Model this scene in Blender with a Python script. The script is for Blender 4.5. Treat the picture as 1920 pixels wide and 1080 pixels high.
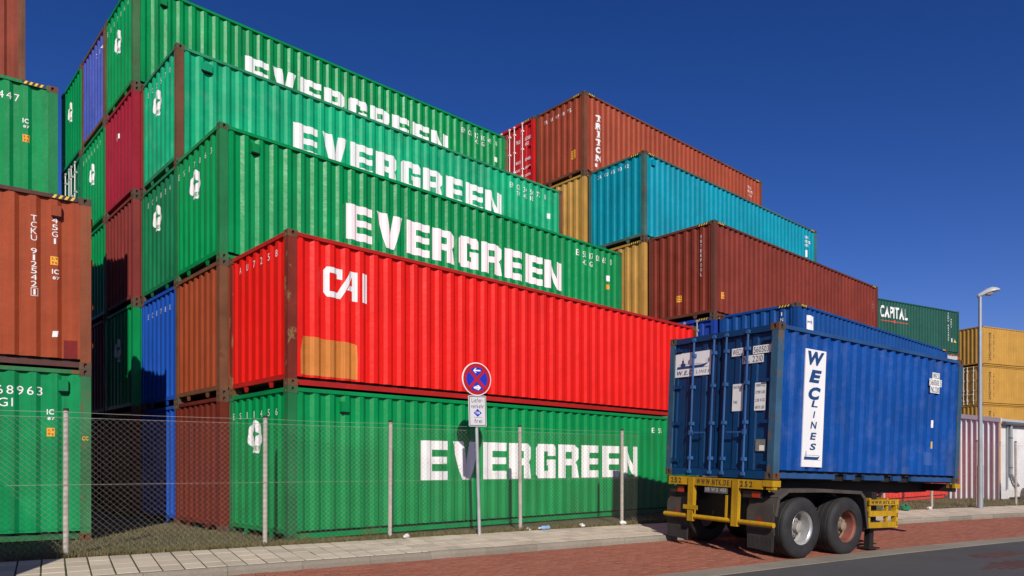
import bpy, bmesh, math, random
from mathutils import Vector, Matrix
random.seed(7)
R = math.radians
scene = bpy.context.scene
for o in list(bpy.data.objects): bpy.data.objects.remove(o)
C = scene.collection

# ------------------------------------------------------------------ camera
cam = bpy.data.cameras.new('camera'); camo = bpy.data.objects.new('camera', cam); C.objects.link(camo)
camo.location = (0, 0, 1.258); camo.rotation_euler = (R(90), 0, 0)
cam.sensor_width = 36; cam.lens = 36 * 1340 / 1920
cam.shift_y = (873.8 - 540) / 1920
cam.clip_start = .1; cam.clip_end = 3000
scene.camera = camo
# ------------------------------------------------------------------ sky and sun
SUN_EL, SUN_AZ = R(32.5), R(172)
w = bpy.data.worlds.new('World'); scene.world = w; w.use_nodes = True
nt = w.node_tree; bg = nt.nodes['Background']
sky = nt.nodes.new('ShaderNodeTexSky'); sky.sky_type = 'NISHITA'; sky.sun_disc = False
sky.sun_elevation = SUN_EL; sky.sun_rotation = SUN_AZ
sky.altitude = 0; sky.air_density = 1.0; sky.dust_density = .25; sky.ozone_density = 4.5
gm = nt.nodes.new('ShaderNodeGamma'); gm.inputs['Gamma'].default_value = 1.30
hs = nt.nodes.new('ShaderNodeHueSaturation'); hs.inputs['Saturation'].default_value = 1.15
tn = nt.nodes.new('ShaderNodeVectorMath'); tn.operation = 'MULTIPLY'; tn.inputs[1].default_value = (1, .72, 1)
nt.links.new(sky.outputs[0], gm.inputs[0]); nt.links.new(gm.outputs[0], hs.inputs['Color'])
nt.links.new(hs.outputs[0], tn.inputs[0]); nt.links.new(tn.outputs[0], bg.inputs['Color'])
bg.inputs['Strength'].default_value = .0515
sl = bpy.data.lights.new('sun', 'SUN'); so = bpy.data.objects.new('sun', sl); C.objects.link(so)
sl.energy = 4.6; sl.angle = R(.5); sl.color = (1, .93, .83)
to_sun = Vector((math.sin(SUN_AZ) * math.cos(SUN_EL), math.cos(SUN_AZ) * math.cos(SUN_EL), math.sin(SUN_EL)))
so.rotation_euler = to_sun.to_track_quat('Z', 'Y').to_euler(); so.location = to_sun * 60
vs = scene.view_settings; vs.view_transform = 'Standard'; vs.look = 'None'; vs.exposure = 0; vs.gamma = 1
vs.use_curve_mapping = False

# ------------------------------------------------------------------ materials
MATS = {}
def base_mat(name):
    m = bpy.data.materials.new(name); m.use_nodes = True
    return m, m.node_tree, m.node_tree.nodes['Principled BSDF']
def N(nt, kind, **kw):
    n = nt.nodes.new(kind)
    for k, v in kw.items():
        if k in n.inputs: n.inputs[k].default_value = v
        else: setattr(n, k, v)
    return n
def coords(nt, scale=(1, 1, 1), rnd=True):
    tc = N(nt, 'ShaderNodeTexCoord'); out = tc.outputs['Object']
    if rnd:
        oi = N(nt, 'ShaderNodeObjectInfo')
        mu = N(nt, 'ShaderNodeMath', operation='MULTIPLY'); mu.inputs[1].default_value = 37.0
        nt.links.new(oi.outputs['Random'], mu.inputs[0])
        ad = N(nt, 'ShaderNodeVectorMath', operation='ADD')
        nt.links.new(out, ad.inputs[0]); nt.links.new(mu.outputs[0], ad.inputs[1]); out = ad.outputs[0]
    mp = N(nt, 'ShaderNodeMapping'); mp.inputs['Scale'].default_value = scale
    nt.links.new(out, mp.inputs['Vector'])
    return mp.outputs[0]
def noise(nt, vec, scale, detail=4, rough=.55):
    n = N(nt, 'ShaderNodeTexNoise'); n.inputs['Scale'].default_value = scale
    n.inputs['Detail'].default_value = detail; n.inputs['Roughness'].default_value = rough
    nt.links.new(vec, n.inputs['Vector']); return n.outputs[0]
def mrange(nt, v, a, b, c, d):
    n = N(nt, 'ShaderNodeMapRange')
    for i, x in zip(range(1, 5), (a, b, c, d)): n.inputs[i].default_value = x
    nt.links.new(v, n.inputs[0]); return n.outputs[0]
def mix(nt, fac, a, b, blend='MIX'):
    n = N(nt, 'ShaderNodeMix', data_type='RGBA', blend_type=blend)
    for sock, v in ((n.inputs[0], fac), (n.inputs[6], a), (n.inputs[7], b)):
        if hasattr(v, 'is_linked') or hasattr(v, 'links'): nt.links.new(v, sock)
        elif isinstance(v, (int, float)): sock.default_value = v
        else: sock.default_value = (*v, 1)
    return n.outputs[2]
def bump(nt, p, h, strength, dist):
    b = N(nt, 'ShaderNodeBump'); b.inputs['Strength'].default_value = strength; b.inputs['Distance'].default_value = dist
    nt.links.new(h, b.inputs['Height']); nt.links.new(b.outputs[0], p.inputs['Normal'])
RUST = (.13, .05, .022)
def paint(name, col, rust=.05, var=.14, dirt=.25, rough=.46, streak=(11, 11, .4), rustcol=RUST, dent=.35, pale=.0, spec=.22, sheet=.07):
    if name in MATS: return MATS[name]
    m, nt, p = base_mat(name)
    v1 = coords(nt); n1 = noise(nt, v1, 1.1, 5)
    f1 = mrange(nt, n1, .3, .7, 1 - var, 1 + var)
    # pressed sheets are about 1.1 m wide and differ a little in tone
    sx = N(nt, 'ShaderNodeSeparateXYZ'); nt.links.new(N(nt, 'ShaderNodeTexCoord').outputs['Object'], sx.inputs[0])
    dv = N(nt, 'ShaderNodeMath', operation='DIVIDE'); dv.inputs[1].default_value = 1.112; nt.links.new(sx.outputs[0], dv.inputs[0])
    fl = N(nt, 'ShaderNodeMath', operation='FLOOR'); nt.links.new(dv.outputs[0], fl.inputs[0])
    oi2 = N(nt, 'ShaderNodeObjectInfo'); ad2 = N(nt, 'ShaderNodeMath', operation='MULTIPLY_ADD'); ad2.inputs[1].default_value = 91.7
    nt.links.new(oi2.outputs['Random'], ad2.inputs[0]); nt.links.new(fl.outputs[0], ad2.inputs[2])
    wn = N(nt, 'ShaderNodeTexWhiteNoise', noise_dimensions='1D'); nt.links.new(ad2.outputs[0], wn.inputs['W'])
    mm = N(nt, 'ShaderNodeMath', operation='MULTIPLY'); nt.links.new(f1, mm.inputs[0]); nt.links.new(mrange(nt, wn.outputs[0], 0, 1, 1-sheet, 1+sheet), mm.inputs[1]); f1 = mm.outputs[0]
    mul = N(nt, 'ShaderNodeVectorMath', operation='SCALE'); mul.inputs[0].default_value = col
    nt.links.new(f1, mul.inputs['Scale']); c = mul.outputs[0]
    vs_ = coords(nt, streak); n2 = noise(nt, vs_, 1.0, 6, .65)
    c = mix(nt, mrange(nt, n2, .52, .82, 0, dirt), c, tuple(x * .25 + .015 for x in col))
    if pale: c = mix(nt, mrange(nt, noise(nt, v1, 2.3, 7, .7), .5, .8, 0, pale), c, tuple(min(1, x * .7 + .25) for x in col))
    if rust > 0:
        n3 = noise(nt, coords(nt, (1, 1, .6)), 4.5, 9, .72)
        t = .74 - .30 * rust
        c = mix(nt, mrange(nt, n3, t, t + .05, 0, .92), c, rustcol)
        n4 = noise(nt, coords(nt, (1, 1, .35)), 13, 4, .6)   # chips and short runs
        t = .755 - .06 * rust
        c = mix(nt, mrange(nt, n4, t, t + .03, 0, .8), c, tuple(x * .8 for x in rustcol))
    nt.links.new(c, p.inputs['Base Color'])
    nt.links.new(mrange(nt, n2, .3, .8, rough - .06, rough + .2), p.inputs['Roughness'])
    p.inputs['Specular IOR Level'].default_value = spec
    if dent: bump(nt, p, noise(nt, v1, 2.6, 3), dent, .045)
    MATS[name] = m; return m
def plain(name, col, rough=.6, var=.1, scale=3, metal=0, spec=.4, b=0):
    if name in MATS: return MATS[name]
    m, nt, p = base_mat(name)
    n1 = noise(nt, coords(nt), scale, 5)
    mul = N(nt, 'ShaderNodeVectorMath', operation='SCALE'); mul.inputs[0].default_value = col
    nt.links.new(mrange(nt, n1, .3, .7, 1 - var, 1 + var), mul.inputs['Scale'])
    nt.links.new(mul.outputs[0], p.inputs['Base Color'])
    p.inputs['Roughness'].default_value = rough; p.inputs['Metallic'].default_value = metal
    p.inputs['Specular IOR Level'].default_value = spec
    if b: bump(nt, p, noise(nt, coords(nt), scale * 6, 5), b, .01)
    MATS[name] = m; return m

def ground_mat(name, cols, scale, rough=.9, bumps=.5, bd=.02, fine=60, spots=None):
    m, nt, p = base_mat(name)
    v = coords(nt, rnd=False)
    a = noise(nt, v, scale, 7, .65); f = noise(nt, v, fine, 4, .7)
    c = mix(nt, mrange(nt, a, .38, .62, 0, 1), cols[0], cols[1])
    c = mix(nt, mrange(nt, f, .42, .68, 0, .75), c, cols[2])
    if spots: c = mix(nt, mrange(nt, noise(nt, v, spots[0], 6, .7), .56, .68, 0, spots[2]), c, spots[1])
    nt.links.new(c, p.inputs['Base Color']); p.inputs['Roughness'].default_value = rough
    p.inputs['Specular IOR Level'].default_value = .25
    bump(nt, p, f, bumps, bd); MATS[name] = m; return m
def piece_mat(name, cols, rough=.85, fine=40, stain=.5):
    """pavers and bricks: colour differs from piece to piece"""
    m, nt, p = base_mat(name)
    oi = N(nt, 'ShaderNodeObjectInfo'); ge = N(nt, 'ShaderNodeNewGeometry')
    ad = N(nt, 'ShaderNodeMath', operation='ADD'); fr = N(nt, 'ShaderNodeMath', operation='FRACT')
    nt.links.new(oi.outputs['Random'], ad.inputs[0]); nt.links.new(ge.outputs['Random Per Island'], ad.inputs[1])
    nt.links.new(ad.outputs[0], fr.inputs[0])
    cr = N(nt, 'ShaderNodeValToRGB'); nt.links.new(fr.outputs[0], cr.inputs[0])
    els = cr.color_ramp.elements
    els[0].color = (*cols[0], 1); els[1].color = (*cols[-1], 1)
    for i in range(1, len(cols) - 1):
        e = els.new(i / (len(cols) - 1)); e.color = (*cols[i], 1)
    mp = N(nt, 'ShaderNodeMapping'); nt.links.new(ge.outputs['Position'], mp.inputs[0])
    f = noise(nt, mp.outputs[0], fine, 5, .7); big = noise(nt, mp.outputs[0], .8, 6, .65)
    c = mix(nt, mrange(nt, f, .35, .75, 0, .5), cr.outputs[0], tuple(x * .5 for x in cols[0]))
    c = mix(nt, mrange(nt, big, .48, .72, 0, stain), c, tuple(x * .45 for x in cols[0]))
    nt.links.new(c, p.inputs['Base Color']); p.inputs['Roughness'].default_value = rough
    p.inputs['Specular IOR Level'].default_value = .25
    bump(nt, p, f, .4, .006); MATS[name] = m; return m

WHITE = paint('white_lettering', (.79, .78, .755), 0, .05, .28, .55, dent=0, rustcol=(.30,.27,.24), sheet=.02)
BLACKT = plain('black_lettering', (.02, .02, .022), .55)
ORANGE = plain('orange_sticker', (.85, .36, .02), .5, .1, 6)
YELLOWH = plain('yellow_hazard', (.75, .48, .05), .55, .15, 8)
RUBBER = plain('tyre_rubber', (.022, .021, .021), .72, .35, 4, b=.3)
DARK = plain('dark_underside', (.018, .017, .016), .75, .3, 3)
HOLE_SHADE = plain('hole_shade_black', (.004, .004, .004), .9)  # flat black standing in for the shade inside holes and slots
GALV = plain('galvanised_steel', (.42, .43, .43), .5, .12, 6, .35)
CONC = plain('concrete_post', (.43, .39, .33), .85, .18, 9, b=.3)

# ------------------------------------------------------------------ mesh helpers
MC = {}
class MB:
    def __init__(s): s.v = []; s.f = []
    def add(s, vs, fs):
        k = len(s.v); s.v += [tuple(v) for v in vs]; s.f += [tuple(i + k for i in f) for f in fs]; return s
    def box(s, x0, y0, z0, x1, y1, z1):
        return s.add([(x0,y0,z0),(x1,y0,z0),(x1,y1,z0),(x0,y1,z0),(x0,y0,z1),(x1,y0,z1),(x1,y1,z1),(x0,y1,z1)],
                     [(0,3,2,1),(4,5,6,7),(0,1,5,4),(1,2,6,5),(2,3,7,6),(3,0,4,7)])
    def prism(s, poly, a, b, axis='y'):
        n = len(poly)
        def P(p, c):
            if axis == 'y': return (p[0], c, p[1])
            if axis == 'x': return (c, p[0], p[1])
            return (p[0], p[1], c)
        vs = [P(p, a) for p in poly] + [P(p, b) for p in poly]
        fs = [tuple(range(n)), tuple(range(2*n-1, n-1, -1))] + [(i, i+n, (i+1) % n + n, (i+1) % n) for i in range(n)]
        return s.add(vs, fs)
    def tube(s, p0, p1, r0, r1=None, seg=8, cap=True):
        r1 = r0 if r1 is None else r1
        p0, p1 = Vector(p0), Vector(p1); d = (p1 - p0).normalized()
        a = d.orthogonal().normalized(); b = d.cross(a)
        vs = []
        for p, r in ((p0, r0), (p1, r1)):
            for i in range(seg):
                q = 2 * math.pi * i / seg; vs.append(p + a * r * math.cos(q) + b * r * math.sin(q))
        fs = [(i, (i+1) % seg, (i+1) % seg + seg, i + seg) for i in range(seg)]
        if cap: fs += [tuple(range(seg-1, -1, -1)), tuple(range(seg, 2*seg))]
        return s.add(vs, fs)
    def lathe(s, prof, seg=32, axis='y', c=(0,0,0)):
        n = len(prof); vs = []
        for i in range(seg):
            q = 2 * math.pi * i / seg
            for r, h in prof:
                a, b = r * math.cos(q), r * math.sin(q)
                vs.append((c[0]+a, c[1]+h, c[2]+b) if axis == 'y' else (c[0]+a, c[1]+b, c[2]+h))
        fs = [(i*n+j, i*n+j+1, ((i+1) % seg)*n+j+1, ((i+1) % seg)*n+j) for i in range(seg) for j in range(n-1)]
        return s.add(vs, fs)
    def mesh(s, name, smooth=False, fix=True):
        me = bpy.data.meshes.new(name); me.from_pydata(s.v, [], s.f)
        if fix:
            bm = bmesh.new(); bm.from_mesh(me); bmesh.ops.recalc_face_normals(bm, faces=bm.faces); bm.to_mesh(me); bm.free()
        if smooth:
            for p in me.polygons: p.use_smooth = True
            try: me.set_sharp_from_angle(angle=R(35))
            except Exception: pass
        me.materials.append(None); return me
def cached(key, fn):
    if key not in MC: MC[key] = fn()
    return MC[key]
def link(name, me, mat, parent=None, loc=(0,0,0), rot=None, scale=None):
    o = bpy.data.objects.new(name, me); C.objects.link(o); o.location = loc
    if rot is not None: o.rotation_euler = rot
    if scale is not None: o.scale = scale
    if parent is not None: o.parent = parent
    if len(me.materials) == 0: me.materials.append(None)
    o.material_slots[0].link = 'OBJECT'; o.material_slots[0].material = mat
    return o
def tag(o, label=None, cat=None, group=None, kind=None):
    for k, v in (('label', label), ('category', cat), ('group', group), ('kind', kind)):
        if v: o[k] = v
    return o
def thing(name, label, cat, loc, rz=0, group=None):
    o = bpy.data.objects.new(name, None); C.objects.link(o); o.location = loc; o.rotation_euler = (0, 0, rz)
    o.empty_display_size = .3
    return tag(o, label, cat, group)

# ------------------------------------------------------------------ glyphs (built-in typeface), as 2-D polygons
CH = "ABCDEFGHIJKLMNOPQRSTUVWXYZ0123456789.,-'iefrvkhlmp/"
GLY = {}
def make_glyphs():
    obs = []
    for bold, offs in ((0, 0.0), (1, .028), (2, .055)):
        for ch in CH:
            cu = bpy.data.curves.new('g', 'FONT'); cu.body = ch; cu.offset = offs; cu.resolution_u = 3
            o = bpy.data.objects.new('g', cu); C.objects.link(o); obs.append((o, ch, bold))
    dg = bpy.context.evaluated_depsgraph_get()
    for o, ch, bold in obs:
        me = o.evaluated_get(dg).to_mesh()
        GLY[(ch, bold)] = ([(v.co.x, v.co.y) for v in me.vertices], [tuple(p.vertices) for p in me.polygons])
    for o, ch, b in obs:
        cu = o.data; bpy.data.objects.remove(o); bpy.data.curves.remove(cu)
make_glyphs()
def text2d(s, w, h, bold=0, gap=.12, shear=0, space=.35, fixed=0):
    """polygons of a string fitted into a box w x h with the origin at its lower left"""
    vs, fs, x = [], [], 0
    for ch in s:
        if ch == ' ': x += space; continue
        v, f = GLY[(ch, bold)]
        if not v: continue
        lo = min(p[0] for p in v); hi = max(p[0] for p in v)
        cx = (fixed - (hi - lo)) / 2 if fixed else 0
        k = len(vs); vs += [(p[0] - lo + x + cx + shear * p[1], p[1]) for p in v]; fs += [tuple(i + k for i in q) for q in f]
        x += (fixed if fixed else hi - lo) + gap
    x0 = min(p[0] for p in vs); x1 = max(p[0] for p in vs); y0 = min(p[1] for p in vs); y1 = max(p[1] for p in vs)
    return [((p[0] - x0) / (x1 - x0) * w, (p[1] - y0) / (y1 - y0) * h) for p in vs], fs
def stack2d(s, w, ch_h, pitch, bold=0, shear=0):
    """letters one under the other; the origin is the lower left of the whole column"""
    vs, fs = [], []; n = len(s)
    for i, ch in enumerate(s):
        if ch == ' ': continue
        v, f = text2d(ch, w if ch not in 'I1' else w * .35, ch_h, bold, shear=shear); k = len(vs)
        dx = 0 if ch not in 'I1' else w * .32
        vs += [(p[0] + dx, p[1] + (n - 1 - i) * pitch) for p in v]; fs += [tuple(a + k for a in q) for q in f]
    return vs, fs
def polys2d(polys):
    vs, fs = [], []
    for p in polys: k = len(vs); vs += p; fs.append(tuple(range(k, k + len(p))))
    return vs, fs
def shift2d(g, dx, dy, sx=1, sy=1): return [(p[0]*sx+dx, p[1]*sy+dy) for p in g[0]], g[1]
def join2d(*gs):
    vs, fs = [], []
    for g in gs: k = len(vs); vs += g[0]; fs += [tuple(i+k for i in q) for q in g[1]]
    return vs, fs
def rect2d(x0, y0, x1, y1): return polys2d([[(x0, y0), (x1, y0), (x1, y1), (x0, y1)]])
def disc2d(r, n=28, lob=0, k=0): return polys2d([[((r + lob*math.cos(k*a))*math.cos(a), (r + lob*math.cos(k*a))*math.sin(a)) for a in [2*math.pi*i/n for i in range(n)]]])
def lerp_prof(prof, x):
    for (a, ya), (b, yb) in zip(prof, prof[1:]):
        if a <= x <= b: return ya + (yb - ya) * (x - a) / (b - a) if b > a else ya
    return prof[0][1] if x < prof[0][0] else prof[-1][1]
def decal_mesh(g, face, prof, eps=.004, flat=None):
    """print laid on a corrugated sheet: cut along every fold and pushed onto it"""
    bm = bmesh.new()
    bv = [bm.verts.new((p[0], p[1], 0)) for p in g[0]]
    for f in g[1]:
        try: bm.faces.new([bv[i] for i in f])
        except ValueError: pass
    bmesh.ops.triangulate(bm, faces=bm.faces)
    if prof:
        us = [p[0] for p in g[0]]; lo, hi = min(us), max(us)
        for x, y in prof:
            if lo < x < hi:
                bmesh.ops.bisect_plane(bm, geom=bm.verts[:] + bm.edges[:] + bm.faces[:], plane_co=(x, 0, 0), plane_no=(1, 0, 0), dist=1e-6)
    for v in bm.verts:
        u, z = v.co.x, v.co.y
        d = (lerp_prof(prof, u) if prof else flat) - eps
        v.co = (u, d, z) if face == 'side' else (d, u, z)
    bm.normal_update()
    for f in bm.faces:
        n = f.normal
        if (face == 'side' and n.y > 0) or (face == 'end' and n.x > 0): f.normal_flip()
    me = bpy.data.meshes.new('print'); bm.to_mesh(me); bm.free(); me.materials.append(None); return me
CW = 2.438
def side_prof(L):
    n = round((L - .46) / .290); p = (L - .46) / n; a = .23; pr = [(.13, .018), (a, .018)]
    for i in range(n):
        x = a + i * p
        pr += [(x + p*.13, .018), (x + p*.345, .058), (x + p*.645, .058), (x + p*.86, .018)]
    return pr + [(L - .23, .018), (L - .13, .018)]
def end_prof():
    n = 7; a = .17; p = (CW - .34) / n; pr = [(.10, .020), (a, .020)]   # shallow press
    for i in range(n):
        x = a + i * p
        pr += [(x + p*.15, .020), (x + p*.33, .053), (x + p*.63, .053), (x + p*.81, .020)]
    return pr + [(CW - .17, .020), (CW - .10, .020)]
def dside(par, name, g, mat, L, u, z, key=None, eps=.004, flat=None):
    k = ('ds', key, L) if key else None
    fn = lambda: decal_mesh(shift2d(g, u, z), 'side', None if flat is not None else side_prof(L), eps, flat)
    return link(name, cached(k, fn) if k else fn(), mat, par)
def dend(par, name, g, mat, y, z, key=None, eps=.004, flat=None):
    """y is the left edge as seen (largest local y)"""
    g2 = ([(y - p[0], z + p[1]) for p in g[0]], g[1])
    k = ('de', key) if key else None
    fn = lambda: decal_mesh(g2, 'end', None if flat is not None else end_prof(), eps, flat)
    return link(name, cached(k, fn) if k else fn(), mat, par)

# ------------------------------------------------------------------ containers
def strip_mesh(prof, z0, z1, face, off=0.0, sgn=1):
    m = MB()
    for x, y in prof:
        y = off + sgn * y
        m.v += [(x, y, z0), (x, y, z1)] if face == 'side' else [(y, x, z0), (y, x, z1)]
    m.f = [(2*i, 2*i+2, 2*i+3, 2*i+1) for i in range(len(prof)-1)]
    return m.mesh('sheet', fix=False)
def casting_mesh():
    m = MB(); w, d, h = .178, .162, .117
    m.add([(-w/2,-d/2,0),(w/2,-d/2,0),(w/2,d/2,0),(-w/2,d/2,0),(-w/2,-d/2,h),(w/2,-d/2,h),(w/2,d/2,h),(-w/2,d/2,h)], [(0,3,2,1),(4,5,6,7)])
    for ang, wid, dep in ((0, w, d), (1, d, w), (2, w, d), (3, d, w)):
        def P(a, b, c):
            x, y = a, -dep/2 + c
            for _ in range(ang): x, y = -y, x
            return (x, y, b)
        outer = [(-wid/2,0),(0,0),(wid/2,0),(wid/2,h/2),(wid/2,h),(0,h),(-wid/2,h),(-wid/2,h/2)]
        inn = [(-.018,.022),(0,.018),(.018,.022),(.026,h/2),(.018,h-.022),(0,h-.018),(-.018,h-.022),(-.026,h/2)]
        vs = [P(a,b,0) for a,b in outer] + [P(a,b,0) for a,b in inn] + [P(a,b,.035) for a,b in inn]
        fs = [(i,(i+1)%8,(i+1)%8+8,i+8) for i in range(8)] + [(i+8,(i+1)%8+8,(i+1)%8+16,i+16) for i in range(8)]
        m.add(vs, fs)
        m.add([P(a,b,.035) for a,b in inn], [tuple(range(8))])
    return m.mesh('casting', fix=False)
POSTP = [(0,0),(.158,0),(.158,.030),(.128,.030),(.128,.115),(.030,.115),(.030,.128),(0,.128)]
def post_mesh(H): return MB().prism(POSTP, .115, H-.115, 'z').mesh('post')
def box_mesh(*a): return MB().box(*a).mesh('box')
def rail_mesh(L, H): # top side rail with a small drip lip
    return MB().prism([(.003,H-.088),(.07,H-.088),(.07,H-.022),(.012,H-.022),(.003,H-.030)], .172, L-.172, 'x').mesh('rail')
def brail_mesh(L, gaps):
    m = MB(); xs = [.172] + [v for g in gaps for v in g] + [L-.172]
    for a, b in zip(xs[::2], xs[1::2]): m.box(a, .060, .030, b, .12, .120)
    return m.mesh('bottom_rail')
HAZ = polys2d([[(i*.085, 0), (i*.085+.04, 0), (i*.085+.075, .060), (i*.085+.035, .060)] for i in range(4)])
def door_end(par, H, leaf, bar, gasket, full=True):
    zt, zb = H-.135, .150
    link('door_header', cached(('dh',H), lambda: box_mesh(.004,.13,H-.125,.10,CW-.13,H-.022)), leaf, par)
    link('door_sill', cached('dsill', lambda: box_mesh(.004,.16,.006,.10,CW-.16,.142)), leaf, par)
    link('door_gasket', cached(('dg',H), lambda: box_mesh(.075,.125,.142,.10,CW-.125,H-.125)), gasket, par)
    def leafm(a, b):
        m = MB(); n = 3; p = (b-a)/n; pr = [(a,.042)]
        for i in range(n): pr += [(a+i*p+.05,.042),(a+i*p+.075,.062),(a+(i+1)*p-.075,.062),(a+(i+1)*p-.05,.042)]
        pr += [(b,.042)]
        pts = pr + [(b,.09),(a,.09)]
        return m.prism([(x,y) for y,x in pts], zb, zt, 'z').mesh('leaf')
    for i,(a,b) in enumerate(((.135,1.196),(1.242,CW-.135))):
        d = link('door', cached(('leaf',H,i), lambda: leafm(a,b)), leaf, par)
        for k, yy in enumerate((.60,1.06) if i == 0 else (1.34,1.82)):
            lb = link('locking_bar', cached(('lbar',H,full), lambda: lock_mesh(H, full)), bar, d, (0, yy, 0))
            if full and k == (1 if i else 0) or not full:
                link('handle', cached(('hnd',i), lambda: MB().box(-.045,0,.0,-.028,-.36 if i else .36,.028).box(-.05,-.02,-.03,.02,.02,.06).mesh('handle')), bar, d, (0, yy, .78))
        for k in range(4):
            hz = .25 + k*(H-.52)/3
            link('hinge', cached(('hin',i), lambda: MB().box(.012,-.10,0,.040,.07,.055).tube((.012,-.09 if i==0 else .06,-.02),(.012,-.09 if i==0 else .06,.075),.018).mesh('hinge')), leaf, d, (0, .215 if i == 0 else CW-.195, hz))
def lock_mesh(H, full):
    m = MB(); m.tube((-.012,0,.045),(-.012,0,H-.05),.019,seg=8)
    for z in (.05,H-.115): m.box(-.035,-.035,z,.01,.035,z+.055)
    for z in (.30,H*.36,H*.62,H-.40): m.box(-.037,-.032,z,.045,.032,z+.06)
    return m.mesh('lock')
def container(label, loc, yaw, mat, H=2.591, L=12.192, post=None, cast=None, rail=None, end='blind', group=None,
              haz=False, lod=0, gaps=(), doormats=None, rot=None, name='shipping_container', far_end=False):
    t = thing(name, label, 'container', loc, R(90-yaw), group)
    if rot is not None: t.rotation_mode = 'QUATERNION'; t.rotation_quaternion = rot
    post = post or mat; rail = rail or post; cast = cast or CASTM
    spf = side_prof(L)
    link('side_panel', cached(('sp',L,H), lambda: strip_mesh(spf,.165,H-.07,'side')), mat, t)
    link('side_panel', cached(('sp2',L,H), lambda: strip_mesh(spf,.165,H-.07,'side',CW,-1)), mat, t)
    link('roof_panel', cached(('rf',L,H), lambda: box_mesh(.08,.06,H-.055,L-.08,CW-.06,H-.030)), mat, t)
    link('floor', cached(('fl',L), lambda: box_mesh(.10,.10,.11,L-.10,CW-.10,.17)), DARK, t)
    if end == 'blind':
        link('end_panel', cached(('ep',H), lambda: strip_mesh(end_prof(),.20,H-.07,'end')), mat, t)
        link('top_end_rail', cached(('ter',H), lambda: box_mesh(.003,.166,H-.092,.07,CW-.166,H-.022)), rail, t)
        be = link('bottom_end_rail', cached('ber', lambda: box_mesh(.010,.13,.120,.09,CW-.13,.205)), rail, t)
        if lod == 0:
            for yy in (.70, CW-.70):
                link('bracket', cached('brk', lambda: MB().prism([(-.085,.12),(.085,.12),(.035,.015),(-.035,.015)],.02,.05,'x').mesh('bracket')), rail, be, (0,yy,0))
    else:
        door_end(t, H, *(doormats or (mat, GALV, DARK)), full=(lod == 0))
    link('end_panel', cached(('ep2',L,H), lambda: strip_mesh(end_prof(),.14,H-.07,'end',L,-1)), mat, t)
    link('top_side_rail', cached(('tr',L,H), lambda: rail_mesh(L,H)), rail, t)
    link('top_side_rail', cached(('tr2',L,H), lambda: box_mesh(.172,CW-.07,H-.088,L-.172,CW-.003,H-.022)), rail, t)
    link('bottom_side_rail', cached(('br',L,gaps), lambda: brail_mesh(L,gaps)), rail, t)
    pm = cached(('post',H), lambda: post_mesh(H))
    for x, y, sx, sy in ((0,0,1,1),(L,0,-1,1),(0,CW,1,-1),(L,CW,-1,-1)):
        if (x, y) == (L, CW) and lod: continue
        link('corner_post', pm, post, t, (x,y,0), None, (sx,sy,1))
        if lod < 2:
            for z in (.001, H-.118):
                link('corner_casting', cached('cast', casting_mesh), cast, t, (x + sx*.086, y + sy*.078, z))
    if haz:
        for u in (.21, L-.56):
            pl = link('hazard_plate', cached(('hzb',L,H,u), lambda: box_mesh(u-.02,-.004,H-.093,u+.36,.0025,H-.018)), BLACKT, t)
            link('hazard_stripe', cached(('hz',L,H,u), lambda: decal_mesh(shift2d(HAZ,u,H-.086),'side',None,.006,0)), YELLOWH, pl)
        pl = link('hazard_plate', cached(('hzc',H), lambda: box_mesh(-.004,.20,H-.097,.0025,.58,H-.018)), BLACKT, t)
        link('hazard_stripe', cached(('hze',H), lambda: decal_mesh(([(.56-p[0],H-.088+p[1]) for p in HAZ[0]],HAZ[1]),'end',None,.006,0)), YELLOWH, pl)
    return t
CASTM = paint('rusty_casting', (.09,.065,.045), .8, .3, .4, .6)

h = .765
LET = {
 'E': [[(0,0),(.27,0),(.27,h),(0,h)],[(.27,0),(.65,0),(.65,.172),(.27,.172)],[(.27,.313),(.64,.313),(.64,.455),(.27,.455)],[(.27,.590),(.65,.590),(.65,h),(.27,h)]],
 'V': [[(0,h),(.27,h),(.365,.30),(.46,h),(.70,h),(.475,0),(.245,0)]],
 'R': [[(0,0),(.25,0),(.25,h),(0,h)],[(.25,.60),(.66,.60),(.66,.68),(.57,h),(.25,h)],[(.42,.44),(.66,.44),(.66,.60),(.42,.60)],[(.25,.29),(.63,.29),(.60,.365),(.66,.44),(.25,.44)],[(.42,0),(.67,0),(.63,.29),(.42,.29)]],
 'G': [[(0,.09),(.09,0),(.26,0),(.26,h),(.09,h),(0,h-.09)],[(.26,.60),(.42,.60),(.42,.50),(.66,.50),(.66,.68),(.57,h),(.26,h)],[(.26,0),(.66,0),(.66,.42),(.35,.42),(.35,.29),(.43,.29),(.43,.165),(.26,.165)]],
 'N': [[(0,0),(.22,0),(.22,h),(0,h)],[(.46,0),(.68,0),(.68,h),(.46,h)],[(.22,.50),(.46,0),(.46,.28),(.22,h)]]}
def evergreen2d():
    ps, x = [], 0
    for ch in 'EVERGREEN':
        ps += [[(a + x, b) for a, b in p] for p in LET[ch]]
        x += max(a for p in LET[ch] for a, b in p) + .112
    g = polys2d(ps); wx = x - .112
    return [(p[0] / wx * 6.80, p[1]) for p in g[0]], g[1]
EVG = evergreen2d()
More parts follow.
